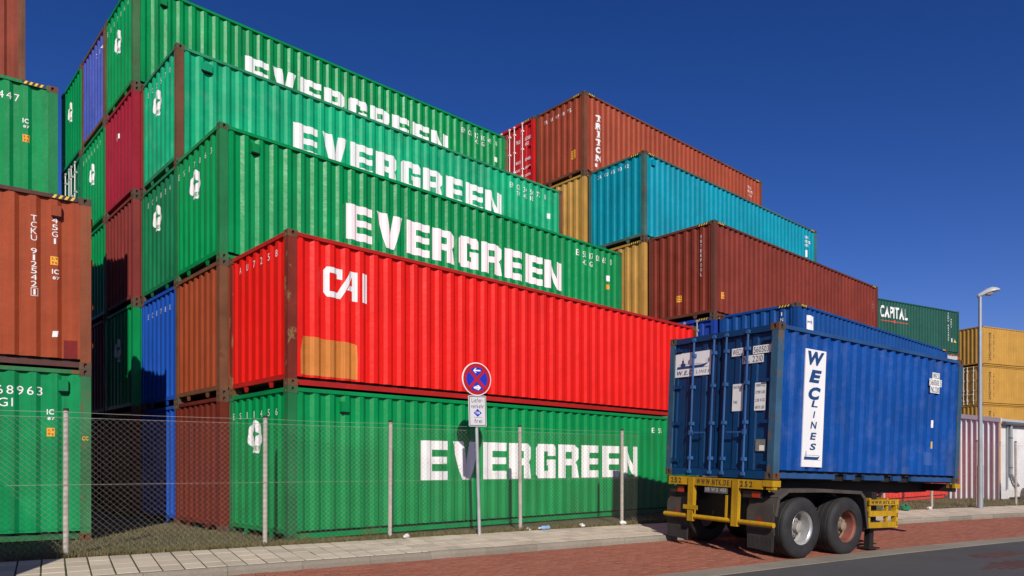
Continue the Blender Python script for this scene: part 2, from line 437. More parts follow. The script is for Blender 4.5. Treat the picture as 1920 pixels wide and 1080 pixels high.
CAI = polys2d([[(0,.07),(.07,0),(.10,.10),(.10,.42),(.06,.52),(0,.45)],[(.06,.52),(.10,.42),(.36,.42),(.36,.52)],[(.26,.34),(.36,.34),(.36,.42),(.26,.42)],
  [(.07,0),(.33,0),(.29,.10),(.10,.10)],[(.33,0),(.56,.42),(.46,.42),(.27,.10),(.29,.10)],[(.46,.42),(.66,.42),(.66,.52),(.51,.52)],[(.56,0),(.66,0),(.66,.42),(.56,.42)],[(.44,.17),(.56,.17),(.56,.26),(.49,.26)],
  [(.75,0),(.86,0),(.86,.52),(.75,.52)]])
def star2d(r, ri):
    return polys2d([[((r if i % 2 == 0 else ri)*math.sin(math.pi*i/4)*(1 if i % 4 == 0 else .75), (r if i % 2 == 0 else ri)*math.cos(math.pi*i/4)*(1 if i % 4 == 0 else .75)) for i in range(8)]])
GREENPRINT = plain('green_print', (.01, .25, .08), .5)
REDPRINT = plain('red_print', (.55, .05, .03), .5)
def eg_logo(t, z=1.40):
    """white badge with a green compass star and a line of small letters below"""
    body = polys2d([[(.32+.295*math.cos(a)*(1+.07*math.cos(7*(a-1.57)))*(1 if math.sin(a) > -.6 else .82), .38+(.285 if math.sin(a) > 0 else .30)*math.sin(a)*(1+.07*math.cos(7*(a-1.57)))) for a in [2*math.pi*i/56 for i in range(56)]]])
    b = dend(t, 'badge', body, WHITE, 1.66, z, ('egb', z))
    dend(b, 'badge_star', shift2d(star2d(.17,.07), .32, .43), GREENPRINT, 1.66, z, ('egs', z), .007)
    dend(b, 'badge_lettering', shift2d(text2d('EVER', .34, .085, 1), .15, .135), GREENPRINT, 1.66, z, ('egt', z), .007)
def vent(t, mat, u, H, w_=.20):
    v = link('vent', cached(('vent', u, H, w_), lambda: MB().prism([(.014,H-.20),(.06,H-.20),(.06,H-.40),(-.022,H-.385),(-.022,H-.215)],u,u+w_,'x').mesh('vent')), mat, t)
    link('vent_slot_shade', cached(('vslot', u, H, w_), lambda: MB().box(-.016,u+.015,H-.408,.055,u+w_-.015,H-.392).mesh('slot') if 0 else box_mesh(u+.015,-.016,H-.412,u+w_-.015,.050,H-.394)), HOLE_SHADE, v)  # solid black bar paints the dark of the slot
def end_num(t, s, y0=1.97, y1=.75, z=2.12, hh=.12):
    p = (CW-.34)/7; n = len(s); step = max(1, round((y0-y1)/(n-1)/p)) if n > 1 else 1
    per = 1 if n <= 7 else 2
    grp = [s[k:k+per] for k in range(0, n, per)] if per == 1 else ([s[:n % 2]] if n % 2 else []) + [s[k:k+2] for k in range(n % 2, n, 2)]
    i0 = (7 if n == 7 else 6) if per == 1 else min(6, len(grp)+1)
    for k, ch in enumerate(grp):
        i = i0 - k
        if i < 1: break
        yc = .17 + p*(i-.02); wd = sum(.03 if c_ in '1I' else .075 for c_ in ch) + .03*(len(ch)-1)
        dend(t, 'character', text2d(ch, wd, hh, 0, gap=.3), WHITE, yc+wd/2, z, ('chr', ch, i, z, hh))
def side_nums(t, L, rows, mat=None, bold=0):
    n = round((L-.46)/.290); p = (L-.46)/n
    for s, u0, u1, z0, z1 in rows:
        if ' ' not in s: dside(t, 'number', text2d(s, u1-u0, z1-z0, bold, gap=.22), mat or WHITE, L, u0, z0); continue
        i0 = round((u0+.07-.23)/p)
        for k, grp in enumerate(s.split()):  # one pair of characters on each crest
            wd = .150 if len(grp) > 1 else .065
            dside(t, 'characters', text2d(grp, wd, z1-z0, bold, gap=.16), mat or WHITE, L, .23+(i0+k)*p-wd/2, z0, ('grp', grp, i0+k, z0))
def sticker(t, L, u, z, w_=.11, h_=.14, txt=True):
    s = dside(t, 'height_sticker', rect2d(0,0,w_,h_), ORANGE, L, u, z)
    if txt:
        dside(s, 'sticker_print', text2d('2,9',w_*.8,h_*.3,0), BLACKT, L, u+w_*.1, z+h_*.58, None, .007)
        dside(s, 'sticker_print', text2d("9'6",w_*.7,h_*.3,0), BLACKT, L, u+w_*.15, z+h_*.12, None, .007)

g_ever = paint('evergreen_paint', (.0,.240,.060), .09, .12, .52, .37, spec=.30)
g_ever2 = paint('mint_green_paint', (.002,.33,.145), .05, .16, .35, .5, pale=.2)
g_ever3 = paint('bottle_green_paint', (.0,.230,.058), .09, .15, .52, .39, spec=.28)
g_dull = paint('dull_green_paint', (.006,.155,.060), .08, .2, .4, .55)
g_post = paint('green_post_paint', (.015,.17,.055), .42, .2, .5, .55)
r_cai = paint('signal_red_paint', (.69,.010,.005), .08, .08, .5, .46)
r_post = paint('rusted_red_post', (.17,.024,.014), .62, .3, .6, .6, rustcol=(.22,.125,.055), streak=(12,12,1.5))
r_rail = paint('dull_red_rail', (.40,.016,.012), .12, .15, .3, .5)
brown_post = paint('rusted_brown_post', (.15,.062,.030), .6, .3, .5, .7)
b_orange = paint('rust_orange_paint', (.28,.054,.018), .10, .14, .4, .5)
maroon = paint('maroon_paint', (.140,.022,.012), .08, .15, .3, .5)
crimson = paint('crimson_paint', (.30,.012,.028), .05, .12, .25, .45)
plum = paint('plum_red_paint', (.20,.032,.028), .05, .12, .3, .5)
blue1 = paint('cobalt_blue_paint', (.012,.075,.40), .04, .12, .3, .42)
violet = paint('violet_blue_paint', (.055,.085,.35), .06, .15, .35, .55, pale=.15)
grey_c = paint('grey_container_paint', (.30,.30,.29), .1)

YM = 46.79; em = Vector((math.sin(R(YM)), math.cos(R(YM)))); nm = Vector((-em.y, em.x))
TK = [0, 2.506, 5.012, 7.518, 10.06, 12.66]; DK = [0, -.157, -.118, -.289, -.289, -.289]
def mpos(k, row):
    p = Vector((-3.692, 11.781)) + nm * TK[k] + em * DK[k]; return (p.x, p.y, (row-1)*2.591)
L40, L20 = 12.192, 6.058
def M(k, row, label, mat, **kw): return container(label, mpos(k,row), YM, mat, group='containers of the big green stack', **kw)
# column nearest the street
t = M(0,1,'green container standing on the ground behind the fence with big white EVERGREEN lettering',g_ever,post=g_post,rail=g_ever3,cast=paint('green_casting',(.05,.11,.045),.45,.3,.4,.6))
dside(t,'lettering',EVG,WHITE,L40,2.72,.985,'evg'); eg_logo(t); end_num(t,'ES11456',2.0,.72,2.12)
side_nums(t,L40,[('EI SU',10.21,10.75,2.13,2.26)]); vent(t,g_ever3,.98,2.591,.16)
t = M(0,2,'bright red container with white CAI letters and an orange patch low on its side',r_cai,post=r_post,rail=r_rail,cast=paint('red_casting',(.14,.07,.035),.6,.3,.4,.6))
dside(t,'lettering',CAI,WHITE,L40,.667,1.585); end_num(t,'AU7258',1.80,.40,2.22)
dside(t,'repaint_patch',polys2d([[(0,0),(1.09,-.005),(1.095,.30),(1.085,.60),(1.05,.625),(.80,.640),(.52,.632),(.25,.655),(.04,.650),(-.005,.40)]]),paint('orange_repaint',(.56,.19,.035),.10,.18,.6,.55),L40,.235,.205)
# second column
M(1,1,'dark maroon container on the ground left of the green lettered one, end facing the fence',maroon,post=maroon)
M(1,2,'rust orange container end left of the bright red one, on the maroon one',b_orange,post=brown_post)
t = M(1,3,'green container with the largest fully visible EVERGREEN lettering, resting behind the red one',g_ever,post=g_post,rail=g_ever3,cast=MATS['green_casting'])
dside(t,'lettering',EVG,WHITE,L40,2.72,.985,'evg'); eg_logo(t); end_num(t,'ES17063',2.02,.73,2.13)
side_nums(t,L40,[('EI SU 17 00 65 0',9.99,11.47,2.12,2.29),('42 G1',10.55,11.12,1.90,2.05)]); vent(t,g_ever3,.62,2.591,.15)
dside(t,'white_sticker',rect2d(0,0,.12,.17),WHITE,L40,11.50,1.62); sticker(t,L40,11.50,1.38)
# third column
M(2,1,'blue container end on the ground, mostly in shade beside the maroon one',blue1,post=blue1)
t = M(2,2,'cobalt blue container end with white number left of the rust orange one',blue1,post=blue1); end_num(t,'EC178U',2.0,.75,2.10)
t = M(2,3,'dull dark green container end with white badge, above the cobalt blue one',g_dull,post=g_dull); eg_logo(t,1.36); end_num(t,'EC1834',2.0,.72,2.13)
t = M(2,4,'pale mint green container with EVERGREEN lettering and a brown rusted corner post',g_ever2,post=brown_post,rail=paint('mint_rail',(.02,.22,.10),.3,.2,.4,.6))
dside(t,'lettering',EVG,WHITE,L40,2.70,1.03,'evg2'); eg_logo(t); end_num(t,'EC2570',2.05,.65,2.13)
side_nums(t,L40,[('EM CU 34 56 72 0',9.96,11.43,2.12,2.28),('TW 43 10',10.23,11.1,1.93,2.07)])
dside(t,'white_sticker',rect2d(0,0,.12,.17),WHITE,L40,11.50,1.55); 
vent(t,g_ever2,.52,2.591,.24)
# fourth column
M(3,1,'shaded container end on the ground behind the fence, third from the maroon one',plum,lod=1)
t = M(3,2,'green container end with badge, half in deep shadow left of the cobalt blue end',g_ever3,lod=1); eg_logo(t,1.2)
M(3,3,'plum red container end left of the dull dark green one',plum,post=plum,lod=1)
t = M(3,4,'crimson red container end with bright ribs, left of the mint green one',crimson,post=crimson,lod=1)
dend(t,'number',text2d('E1',.28,.12),WHITE,1.55,1.75)
t = M(3,5,'topmost green container with EVERGREEN lettering against the sky',g_ever3,post=paint('green_rusty_post',(.05,.13,.05),.55,.3,.5,.6),rail=g_ever3)
dside(t,'lettering',EVG,WHITE,L40,2.74,1.04,'evg3'); eg_logo(t,1.22); end_num(t,'ES17064',2.0,.7,2.13)
side_nums(t,L40,[('EM CU 12 10 45 N',10.1,11.6,2.12,2.28),('42 G1',10.7,11.2,1.93,2.07)]); vent(t,g_ever3,.62,2.591,.15)
dside(t,'white_sticker',rect2d(0,0,.12,.17),WHITE,L40,11.60,1.55); sticker(t,L40,11.60,1.25)
# fifth column
M(4,1,'shaded maroon container end on the ground beside the brown stack',maroon,lod=1)
M(4,2,'shaded dark red container end, second tier beside the brown stack',plum,lod=1)
M(4,3,'green container end on the third tier with a shadow across its lower half',g_ever3,lod=1)
t = M(4,4,'green container end with white badge under the violet blue one',g_ever3,lod=1); eg_logo(t,1.22); end_num(t,'ES11147',1.9,.7,2.13)
t = M(4,5,'violet blue container end on the top tier',violet,post=brown_post,lod=1); dend(t,'number',text2d('1714',.9,.12,gap=.6),WHITE,1.2,2.1)
# sixth column
for r_ in (1,2,3): container('container wholly hidden behind the brown and green stack', mpos(5,r_), YM, grey_c, lod=2, group='hidden lower containers')
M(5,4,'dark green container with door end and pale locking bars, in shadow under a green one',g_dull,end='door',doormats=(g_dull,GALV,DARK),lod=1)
t = M(5,5,'leftmost green container end on the top tier with badge cut by a shadow',g_ever3,lod=1); eg_logo(t,1.3)

# --- left stack (high cubes)
YL = 54.4; el = Vector((math.sin(R(YL)), math.cos(R(YL)))); nl = Vector((-el.y, el.x)); HC = 2.896
DL = {0: -12.192, 1: -12.53, 2: -12.6, 3: -12.75, 4: -12.88}
def lpos(k, row):
    p = Vector((-7.16,12.16)) + nl*k*2.55 + el*DL[k]; return (p.x, p.y, (row-1)*HC)
lg = paint('weathered_green_paint', (.0,.235,.070), .12, .18, .5, .5)
lbr = paint('brown_orange_paint', (.31,.056,.017), .10, .14, .35, .5)
lpost = paint('brown_orange_post', (.22,.062,.024), .38, .25, .5, .6, rustcol=(.16,.10,.05))
t = container('weathered green container on the ground at left behind the fence, number ending 63',lpos(0,1),YL,lg,H=HC,post=paint('green_rust_post',(.03,.15,.055),.55,.3,.5,.6,rustcol=(.17,.07,.03)),group='containers of the left stack')
side_nums(t,L40,[('68963',10.88,11.50,2.42,2.56),('G1',10.90,11.10,2.22,2.36)])
dside(t,'rating_mark',join2d(shift2d(text2d('IC',.10,.09,1),.01,.09),shift2d(text2d('87',.10,.05,1),.02,0)),WHITE,L40,11.55,2.02); sticker(t,L40,11.56,1.75)
vent(t,lg,11.72,HC,.14); dside(t,'post_mark',text2d('CC',.09,.07,1),ORANGE,L40,12.06,1.69,None,.004,0.0)
t = container('brown orange container on the green one at left, stacked white number TCKU on its side',lpos(0,2),YL,lbr,H=HC,post=lpost,haz=True,group='containers of the left stack',rail=paint('dirty_maroon_rail',(.09,.035,.028),.15,.2,.4,.6))
dside(t,'number',stack2d('TCKU 912542',.085,.092,.108,0),WHITE,L40,11.34,1.30)
dside(t,'check_digit',join2d(shift2d(text2d('1',.03,.09),.035,.02),rect2d(0,0,.1,.008),rect2d(0,.125,.1,.133),rect2d(0,.008,.008,.125),rect2d(.092,.008,.1,.125)),WHITE,L40,11.34,1.15)
dside(t,'size_code',stack2d('45G1',.085,.092,.115,0),WHITE,L40,11.63,2.05)
dside(t,'rating_mark',join2d(shift2d(text2d('IC',.10,.08,1),.01,.09),shift2d(text2d('87',.10,.05,1),.02,0)),WHITE,L40,11.62,1.46); sticker(t,L40,11.61,1.70)
vent(t,lbr,11.62,HC,.14); dside(t,'paint_patch',rect2d(0,0,.19,.30),paint('maroon_patch',(.17,.012,.010),.0),L40,11.80,.17)
dside(t,'small_label',polys2d([[(0,0),(.08,.01),(.095,.11),(.012,.10)]]),WHITE,L40,11.63,.50)
for zz in (.35, 1.0, 1.75, 2.45):
    link('lashing_ring', cached('ring',lambda: MB().tube((.0,0,0),(.0,0,.13),.012).box(-.02,-.012,.03,.02,.012,.10).mesh('ring')), lpost, t, (L40+.012,.06,zz))
for r_ in (1,2): container('container wholly hidden behind the brown and green stack', lpos(1,r_), YL, grey_c, H=HC, lod=2, group='hidden lower containers')
t = container('green container set back on top of the left stack, number ending 447',lpos(1,3),YL,g_ever,H=HC,post=paint('green_chipped_post',(.006,.19,.055),.30,.15,.3,.5,rustcol=(.20,.17,.10)),haz=True,group='containers of the left stack')
side_nums(t,L40,[('447',11.24,11.57,2.45,2.59)])
dside(t,'rating_mark',join2d(shift2d(text2d('IC',.10,.09,1),.01,.09),shift2d(text2d('87',.10,.05,1),.02,0)),WHITE,L40,11.61,1.97); sticker(t,L40,11.62,1.70)
for k_, n_ in ((2,3),(3,3),(4,4)):
    for r_ in range(1, n_+1): container('container wholly hidden behind the brown and green stack', lpos(k_,r_), YL, grey_c, H=HC, lod=2, group='hidden lower containers')
container('brown red container at the upper left corner of the picture, high behind the left stack',lpos(4,5),YL,paint('dark_brown_red',(.20,.036,.016),.12,.2,.4,.55),H=HC,post=brown_post,haz=True,group='containers of the left stack')

# --- right stack (high cubes)
YR = 48.2; er = Vector((math.sin(R(YR)), math.cos(R(YR)))); nr = Vector((-er.y, er.x))
DR = {-1: .135, 0: 0, 1: -.119, 2: -.236, 3: -.30}
def rpos(k, row):
    p = Vector((6.091,21.507)) + nr*k*2.531 + er*DR[k]; return (p.x, p.y, -.047+(row-1)*HC+.047)
def RS(k, row, label, mat, **kw): return container(label, rpos(k,row), YR, mat, H=HC, group='containers of the right stack', **kw)
ochre = paint('ochre_paint', (.46,.25,.060), .14, .18, .35, .5)
cyan = paint('turquoise_paint', (.0,.245,.335), .06, .13, .3, .45)
dbrown = paint('dark_red_brown_paint', (.18,.027,.014), .08, .13, .4, .55, pale=.05)
tbrown = paint('red_brown_paint', (.31,.054,.022), .08, .13, .4, .5)
nblue = paint('navy_blue_paint', (.006,.060,.235), .06, .14, .3, .42)
redp = paint('container_red_paint', (.50,.013,.012), .04, .1, .25, .45)
RS(-1,1,'red container on the ground seen through the gap under the trailer',paint('red_under',(.62,.03,.02),.06))
t = RS(-1,2,'blue container just above and behind the container on the trailer',nblue,haz=True,post=nblue)
dside(t,'name_board',rect2d(0,0,.40,.85),WHITE,L40,.62,1.78); dside(t,'board_print',join2d(shift2d(text2d('WEC',.30,.08,1),.05,.62),rect2d(.08,.1,.32,.16),rect2d(.1,.16,.14,.4)),paint('print_blue',(.01,.03,.25),0,dent=0),L40,.62,1.78,None,.007)
dend(t,'number',stack2d('INBU123'[:2],.09,.10,.16),WHITE,.52,2.42)
hid = 'container wholly hidden behind the blue and brown stack'
def HID(k, rows):
    for r_ in rows: container(hid, rpos(k,r_), YR, grey_c, H=HC, lod=2, group='hidden containers at right')
HID(0,(1,)); HID(1,(1,2)); HID(2,(1,2,3)); HID(3,(1,2,3,4))
RS(0,2,'blue container with door end and white fittings under the dark brown one',paint('royal_blue_paint',(.014,.05,.30),.05),end='door',haz=True,doormats=(paint('royal_blue_paint',(.014,.05,.30)),GALV,DARK))
t = RS(0,3,'dark red brown container with yellow stickers low on both faces, above the blue ones',dbrown,haz=True,post=paint('dark_brown_post',(.13,.04,.025),.35,.2,.4,.6))
dend(t,'lettering',stack2d('INTERPOOL',.05,.10,.145),WHITE,.50,1.28); sticker(t,L40,.44,.58,.13,.20)
s_=dend(t,'height_sticker',rect2d(0,0,.17,.20),ORANGE,1.37,.62)
for q_ in (.04,.10,.15): dend(s_,'print_line',rect2d(.03,q_,.14,q_+.02),BLACKT,1.37,.62,None,.007)
dside(t,'number',stack2d('TRLU 496318 5',.07,.08,.125),WHITE,L40,11.42,.6); dside(t,'size_code',stack2d('45G1',.07,.08,.125),WHITE,L40,11.68,1.8); sticker(t,L40,11.66,1.0,.12,.2)
RS(1,3,'ochre yellow container end left of the dark brown one',ochre,haz=True,lod=1)
t = RS(1,4,'turquoise blue container in the right stack',cyan,haz=True,post=paint('turquoise_post',(.06,.12,.10),.5,.25,.4,.6))
vent(t,cyan,.42,HC,.15); end_num(t,'CAXU453092',1.80,.28,2.52,.12)
side_nums(t,L40,[('CAXU',11.2,11.5,2.40,2.52),('453092',11.2,11.62,2.22,2.34),('45G1',11.2,11.5,2.05,2.17)],bold=1)
dside(t,'white_sticker',rect2d(0,0,.10,.30),WHITE,L40,11.25,1.6)
RS(2,4,'ochre yellow container end left of the turquoise one',ochre,lod=1)
t = RS(2,5,'red brown container at the top of the right stack, white TRITON letters down its side',tbrown,haz=True,post=paint('red_brown_post',(.16,.055,.028),.45,.25,.4,.6))
def slab2d(s, w_, ch, pitch):  # stacked letters with slab serifs
    g = stack2d(s, w_, ch, pitch, 2); n = len(s); ex = []
    for i, c_ in enumerate(s):
        b_ = (n-1-i)*pitch
        if c_ in 'TIRN': ex.append(rect2d(w_*.22,b_-.012,w_*.78,b_+.03) if c_ in 'TI' else rect2d(-.03,b_-.012,w_*.36,b_+.03))
        if c_ == 'I': ex.append(rect2d(w_*.22,b_+ch-.03,w_*.78,b_+ch+.012))
    return join2d(g, *ex)
dside(t,'lettering',slab2d('TRITON',.27,.22,.285),WHITE,L40,.66,.62)
end_num(t,'TRIU971875',1.86,.34,2.38,.13); dside(t,'small_mark',rect2d(0,0,.10,.12),WHITE,L40,.63,.40)
s_=dend(t,'height_sticker',rect2d(0,0,.22,.30),ORANGE,.66,.66)
for q_ in (.06,.14,.22): dend(s_,'print_line',rect2d(.04,q_,.18,q_+.03),BLACKT,.66,.66,None,.007)
side_nums(t,L40,[('TRIU',11.0,11.28,2.30,2.42),('971875',11.0,11.4,2.12,2.24),('45G1',11.05,11.3,1.96,2.06)]); sticker(t,L40,11.5,1.3,.10,.22)
t = RS(3,5,'red container with door end and white locking bars at the top of the right stack',redp,end='door',haz=True,doormats=(redp,plain('white_bar',(.75,.73,.7),.5),DARK))
for s,y0_,y1_,z0_,z1_ in (('TRLU',1.02,.78,2.12,2.26),('657388 0',.50,.17,2.12,2.26),('45G1',.50,.30,1.92,2.06),('MAX',1.02,.75,1.34,1.46),('TARE',1.02,.80,1.04,1.14),('NET',1.02,.86,.74,.84),('CUB',1.02,.80,.44,.54),('30480',.50,.2,1.34,1.46),('3890',.50,.2,1.04,1.14),('26590',.50,.2,.74,.84),('76',.50,.2,.44,.54)):
    dend(t,'door_print',text2d(s,y0_-y1_,z1_-z0_,1),WHITE,y0_,z0_,None,.004,.041)

# --- far right containers
YC = 62.; ec = Vector((math.sin(R(YC)), math.cos(R(YC)))); pc = Vector((29.9,47.8)) - ec*L40
cg = paint('sea_green_paint', (.012,.078,.056), .05, .12, .25, .5)
for r_ in (1,2): container('container wholly hidden under the CAPITAL container', (pc.x,pc.y,(r_-1)*HC), YC, grey_c, H=HC, lod=2, group='hidden containers far right')
container('white container with rusty posts under the CAPITAL one',(pc.x,pc.y,2*HC),YC,paint('dirty_white_paint',(.50,.50,.50),.25),H=HC,lod=1,post=paint('rust_white_post',(.30,.10,.06),.5))
t = container('dark green container with white CAPITAL lettering, right of the brown one',(pc.x,pc.y,3*HC),YC,cg,H=HC,lod=1)
dside(t,'lettering',text2d('CAPITAL',2.70,.72,1,gap=.10),WHITE,L40,4.0,1.78)
dside(t,'underline',join2d(rect2d(0,0,1.2,.05),rect2d(1.5,0,2.75,.05),shift2d(disc2d(.09,10),1.36,.03)),REDPRINT,L40,4.05,1.55)
dside(t,'number',stack2d('CLHU 8614537',.09,.11,.16),WHITE,L40,11.0,.85); dside(t,'size_code',stack2d('45G1',.09,.11,.16),WHITE,L40,11.3,1.75)
dside(t,'white_sticker',rect2d(0,0,.18,.25),WHITE,L40,11.35,.8); dside(t,'warning_triangle',polys2d([[(0,0),(.3,0),(.15,.28)]]),YELLOWH,L40,11.62,.8)
YY = 66.; msc = paint('mustard_yellow_paint', (.45,.245,.045), .05, .10, .25, .5)
for r_, lab, en in ((1,'mustard yellow container low behind the corrugated shed','blind'),(2,'mustard yellow container just above the shed roof','blind'),(3,'mustard yellow container with a shaded door end, middle of the far right stack','door'),(4,'mustard yellow container on top of the far right stack','blind')):
    t = container(lab,(34.5,52.5,(r_-1)*HC),YY,msc,H=HC,lod=1,end=en,group='yellow containers at far right',doormats=(paint('mustard_door',(.40,.22,.045),.2),plain('white_bar',(.75,.73,.7),.5),DARK))
    dside(t,'lettering',stack2d('MEDITERRANEAN',.19,.130,.160,1),BLACKT,L40,.90,.40); dside(t,'lettering',stack2d('SHIPPING CO',.16,.11,.16,1),BLACKT,L40,1.38,.62)

# ------------------------------------------------------------------ the ground: yard, pavement, kerb, brick lane, channel, asphalt
D0 = Vector((.839,.545)).normalized(); N0 = Vector((-D0.y, D0.x))
def off(t): return -.0045*max(0., t-10)**2
def G(t, s): return D0*t + N0*(s + off(t))
def ang(t): v = D0 + N0*(-.009*max(0., t-10)); return math.atan2(v.y, v.x)
ZP = [(-60,-.52),(7.15,-.352),(7.60,-.338),(10.0,-.198),(10.001,-.088),(10.13,-.085),(11.45,0.),(200,0.)]
def gz(s):
    for (a,za),(b,zb) in zip(ZP,ZP[1:]):
        if a <= s <= b: return za+(zb-za)*(s-a)/(b-a)
    return 0
def ground_strip(name, s0, s1, mat, dz=0., t0=-40, t1=60, step=1.0):
    m = MB(); n = int((t1-t0)/step)
    for i in range(n+1):
        t = t0+(t1-t0)*i/n
        for s in (s0, s1):
            p = G(t, s); m.v.append((p.x, p.y, gz(s if s not in (10.0,) else 9.9999)+dz))
    m.f = [(2*i,2*i+2,2*i+3,2*i+1) for i in range(n)]
    return tag(link(name, m.mesh(name, fix=False), mat), kind='structure')
soil = ground_mat('yard_soil', ((.125,.105,.062),(.085,.080,.040),(.17,.145,.10)), .9, fine=35, spots=(3.0,(.16,.14,.11),.4))
asph = ground_mat('asphalt', ((.078,.076,.072),(.060,.059,.057),(.115,.112,.106)), .7, fine=160, bumps=.35, bd=.006, spots=(.6,(.075,.072,.07),.6))
joint = ground_mat('mossy_joint', ((.055,.065,.022),(.07,.07,.035),(.035,.038,.018)), 3, fine=50)
sandj = ground_mat('brick_joint', ((.075,.048,.034),(.06,.042,.032),(.10,.07,.05)), 3, fine=60)
m = MB(); big = [(-900,-900),(900,-900),(900,900),(-900,900)]
m.add([(x,y,-.6) for x,y in big],[(0,1,2,3)]); tag(link('terrain', m.mesh('terrain'), soil), kind='structure')
ground_strip('yard', 11.45, 200, soil, 0, -120, 160, 2.0)
pave = ground_strip('pavement', 10.13, 11.45, joint, -.004)
lane = ground_strip('parking_lane', 7.60, 10.0, sandj, -.004)
ground_strip('road', -60, 7.15, asph, 0)
kerbm = piece_mat('kerb_concrete', ((.26,.23,.175),(.31,.275,.215),(.22,.195,.15)), fine=30, stain=.55)
pavm = piece_mat('paver_concrete', ((.56,.49,.37),(.64,.56,.43),(.48,.42,.325),(.60,.52,.40)), fine=45, stain=.35)
brkm = piece_mat('red_paving_brick', ((.31,.120,.075),(.34,.130,.082),(.27,.102,.064),(.32,.122,.078),(.29,.095,.056)), fine=70, stain=.22)
pbrk = piece_mat('dark_paving_brick', ((.10,.052,.045),(.085,.052,.048),(.12,.055,.048)), fine=70)
def piece_mesh(a, b, hgt, ch):
    m = MB(); m.add([(-a/2,-b/2,-hgt),(a/2,-b/2,-hgt),(a/2,b/2,-hgt),(-a/2,b/2,-hgt),
        (-a/2,-b/2,-ch),(a/2,-b/2,-ch),(a/2,b/2,-ch),(-a/2,b/2,-ch),
        (-a/2+ch,-b/2+ch,0),(a/2-ch,-b/2+ch,0),(a/2-ch,b/2-ch,0),(-a/2+ch,b/2-ch,0)],
        [(8,9,10,11)]+[(i,(i+1)%4,(i+1)%4+4,i+4) for i in range(4)]+[(i+4,(i+1)%4+4,(i+1)%4+8,i+8) for i in range(4)])
    return m
def pose(t, s, slope, dz=0):
    p = G(t, s)
    return Matrix.Translation((p.x,p.y,gz(s)+dz)) @ Matrix.Rotation(ang(t),4,'Z') @ Matrix.Rotation(slope,4,'X')
def lay(name, parent, spots, pm, mat, limit=300):
    """the pieces nearest the camera are objects of their own, the rest one mesh"""
    def vis(q):
        co = q[0].translation; x = 960+1340*co.x/co.y if co.y > 1 else -9e9
        y = 873.8-1340*(co.z-1.258)/co.y if co.y > 1 else 9e9
        return -20 < x < 1940 and y < 1085
    spots.sort(key=lambda q: (not vis(q), q[0].translation.length))
    me = pm.mesh(name)
    for mw in spots[:limit]:
        o = link(name, me, mat, parent); o.matrix_local = mw[0]
    rest = MB()
    for mw in spots[limit:]: rest.add([mw[0] @ Vector(v) for v in pm.v], pm.f)
    if rest.v: tag(link('far_'+name+'s', rest.mesh(name), mat, parent), kind='stuff')
rnd = random.Random(3)
def jig(t, s, slope, a=.004, z=.003): return (pose(t+rnd.uniform(-a,a)*.4, s+rnd.uniform(-a,a)*.4, slope+rnd.uniform(-.006,.006), .006+rnd.uniform(-z,z)) @ Matrix.Rotation(rnd.uniform(-a,a),4,'Z'),)
sl_p = math.atan(.085/1.32); sl_b = math.atan(.14/2.4)
sp = [jig(-4+.262*(i+.5), 10.13+.33*(j+.5), sl_p) for i in range(150) for j in range(4)]
lay('paver', pave, sp, piece_mesh(.243,.316,.05,.005), pavm)
sp = []
for j in range(24):
    for i in range(170):
        t_ = -4 + .2045*(i + (.5 if j % 2 else 0)); s_ = 7.60+.1*(j+.5)
        if t_ < 24 or j % 1 == 0: sp.append(jig(t_, s_, sl_b, .006, .0035))
lay('brick', lane, sp, piece_mesh(.195,.089,.05,.006), brkm)
kerb = tag(bpy.data.objects.new('kerb', None), kind='structure'); C.objects.link(kerb)
km = MB().prism([(-.065,-.22),(.065,-.22),(.065,.0),(-.03,.0),(-.055,-.02),(-.065,-.05)],-.4975,.4975,'x').mesh('kerb_stone')
for i in range(36):
    t_ = -4+i; p = G(t_+.5,10.065)
    link('kerb_stone', km, kerbm, kerb, (p.x,p.y,-.084+rnd.uniform(-.004,.004)), (0,0,ang(t_+.5)+rnd.uniform(-.003,.003)))
chan = tag(bpy.data.objects.new('road_channel', None), kind='structure'); C.objects.link(chan)
cm = piece_mesh(.995,.445,.08,.006).mesh('channel_stone')
for i in range(34):
    t_ = -4+i; o = link('channel_stone', cm, kerbm, chan); o.matrix_local = pose(t_+.5,7.375,.03,.006+rnd.uniform(-.002,.002))
bp = MB(); bpm = piece_mesh(.19,.09,.05,.006)
for tc, sc, ra, rb in ((14.4,6.15,.75,.26),(13.3,5.35,1.0,.30)):
    for i in range(-6,7):
        for j in range(-5,6):
            if (i*.2/ra)**2+(j*.1/rb)**2 < 1+rnd.uniform(-.25,.15):
                mw = pose(tc+i*.2+(.1 if j % 2 else 0), sc+j*.1, 0, .007); bp.add([mw @ Vector(v) for v in bpm.v], bpm.f)
tag(link('brick_patch', bp.mesh('patch'), pbrk), kind='structure')
# grass and weeds in the yard strip
def blades(name, n, region, hgt, mat, w=.006):
    m = MB(); r = random.Random(11)
    for _ in range(n):
        t_, s_ = region(r); p = G(t_, s_); hh = hgt*r.uniform(.35,1.2); a = r.uniform(0,6.28); b = r.uniform(0,6.28); le = r.uniform(.1,.7)*hh
        dx, dy = math.cos(a)*w, math.sin(a)*w; lx, ly = math.cos(b)*le, math.sin(b)*le; z = gz(s_)
        m.add([(p.x-dx,p.y-dy,z-.01),(p.x+dx,p.y+dy,z-.01),(p.x+lx*.4+dx*.7,p.y+ly*.4+dy*.7,z+hh*.6),(p.x+lx*.4-dx*.7,p.y+ly*.4-dy*.7,z+hh*.6),(p.x+lx,p.y+ly,z+hh)],[(0,1,2,3),(3,2,4)])
    return tag(link(name, m.mesh(name, fix=False), mat), kind='stuff')
grs = piece_mat('grass_blades', ((.15,.125,.055),(.20,.165,.080),(.09,.10,.030),(.26,.21,.115)), fine=5, stain=.2)
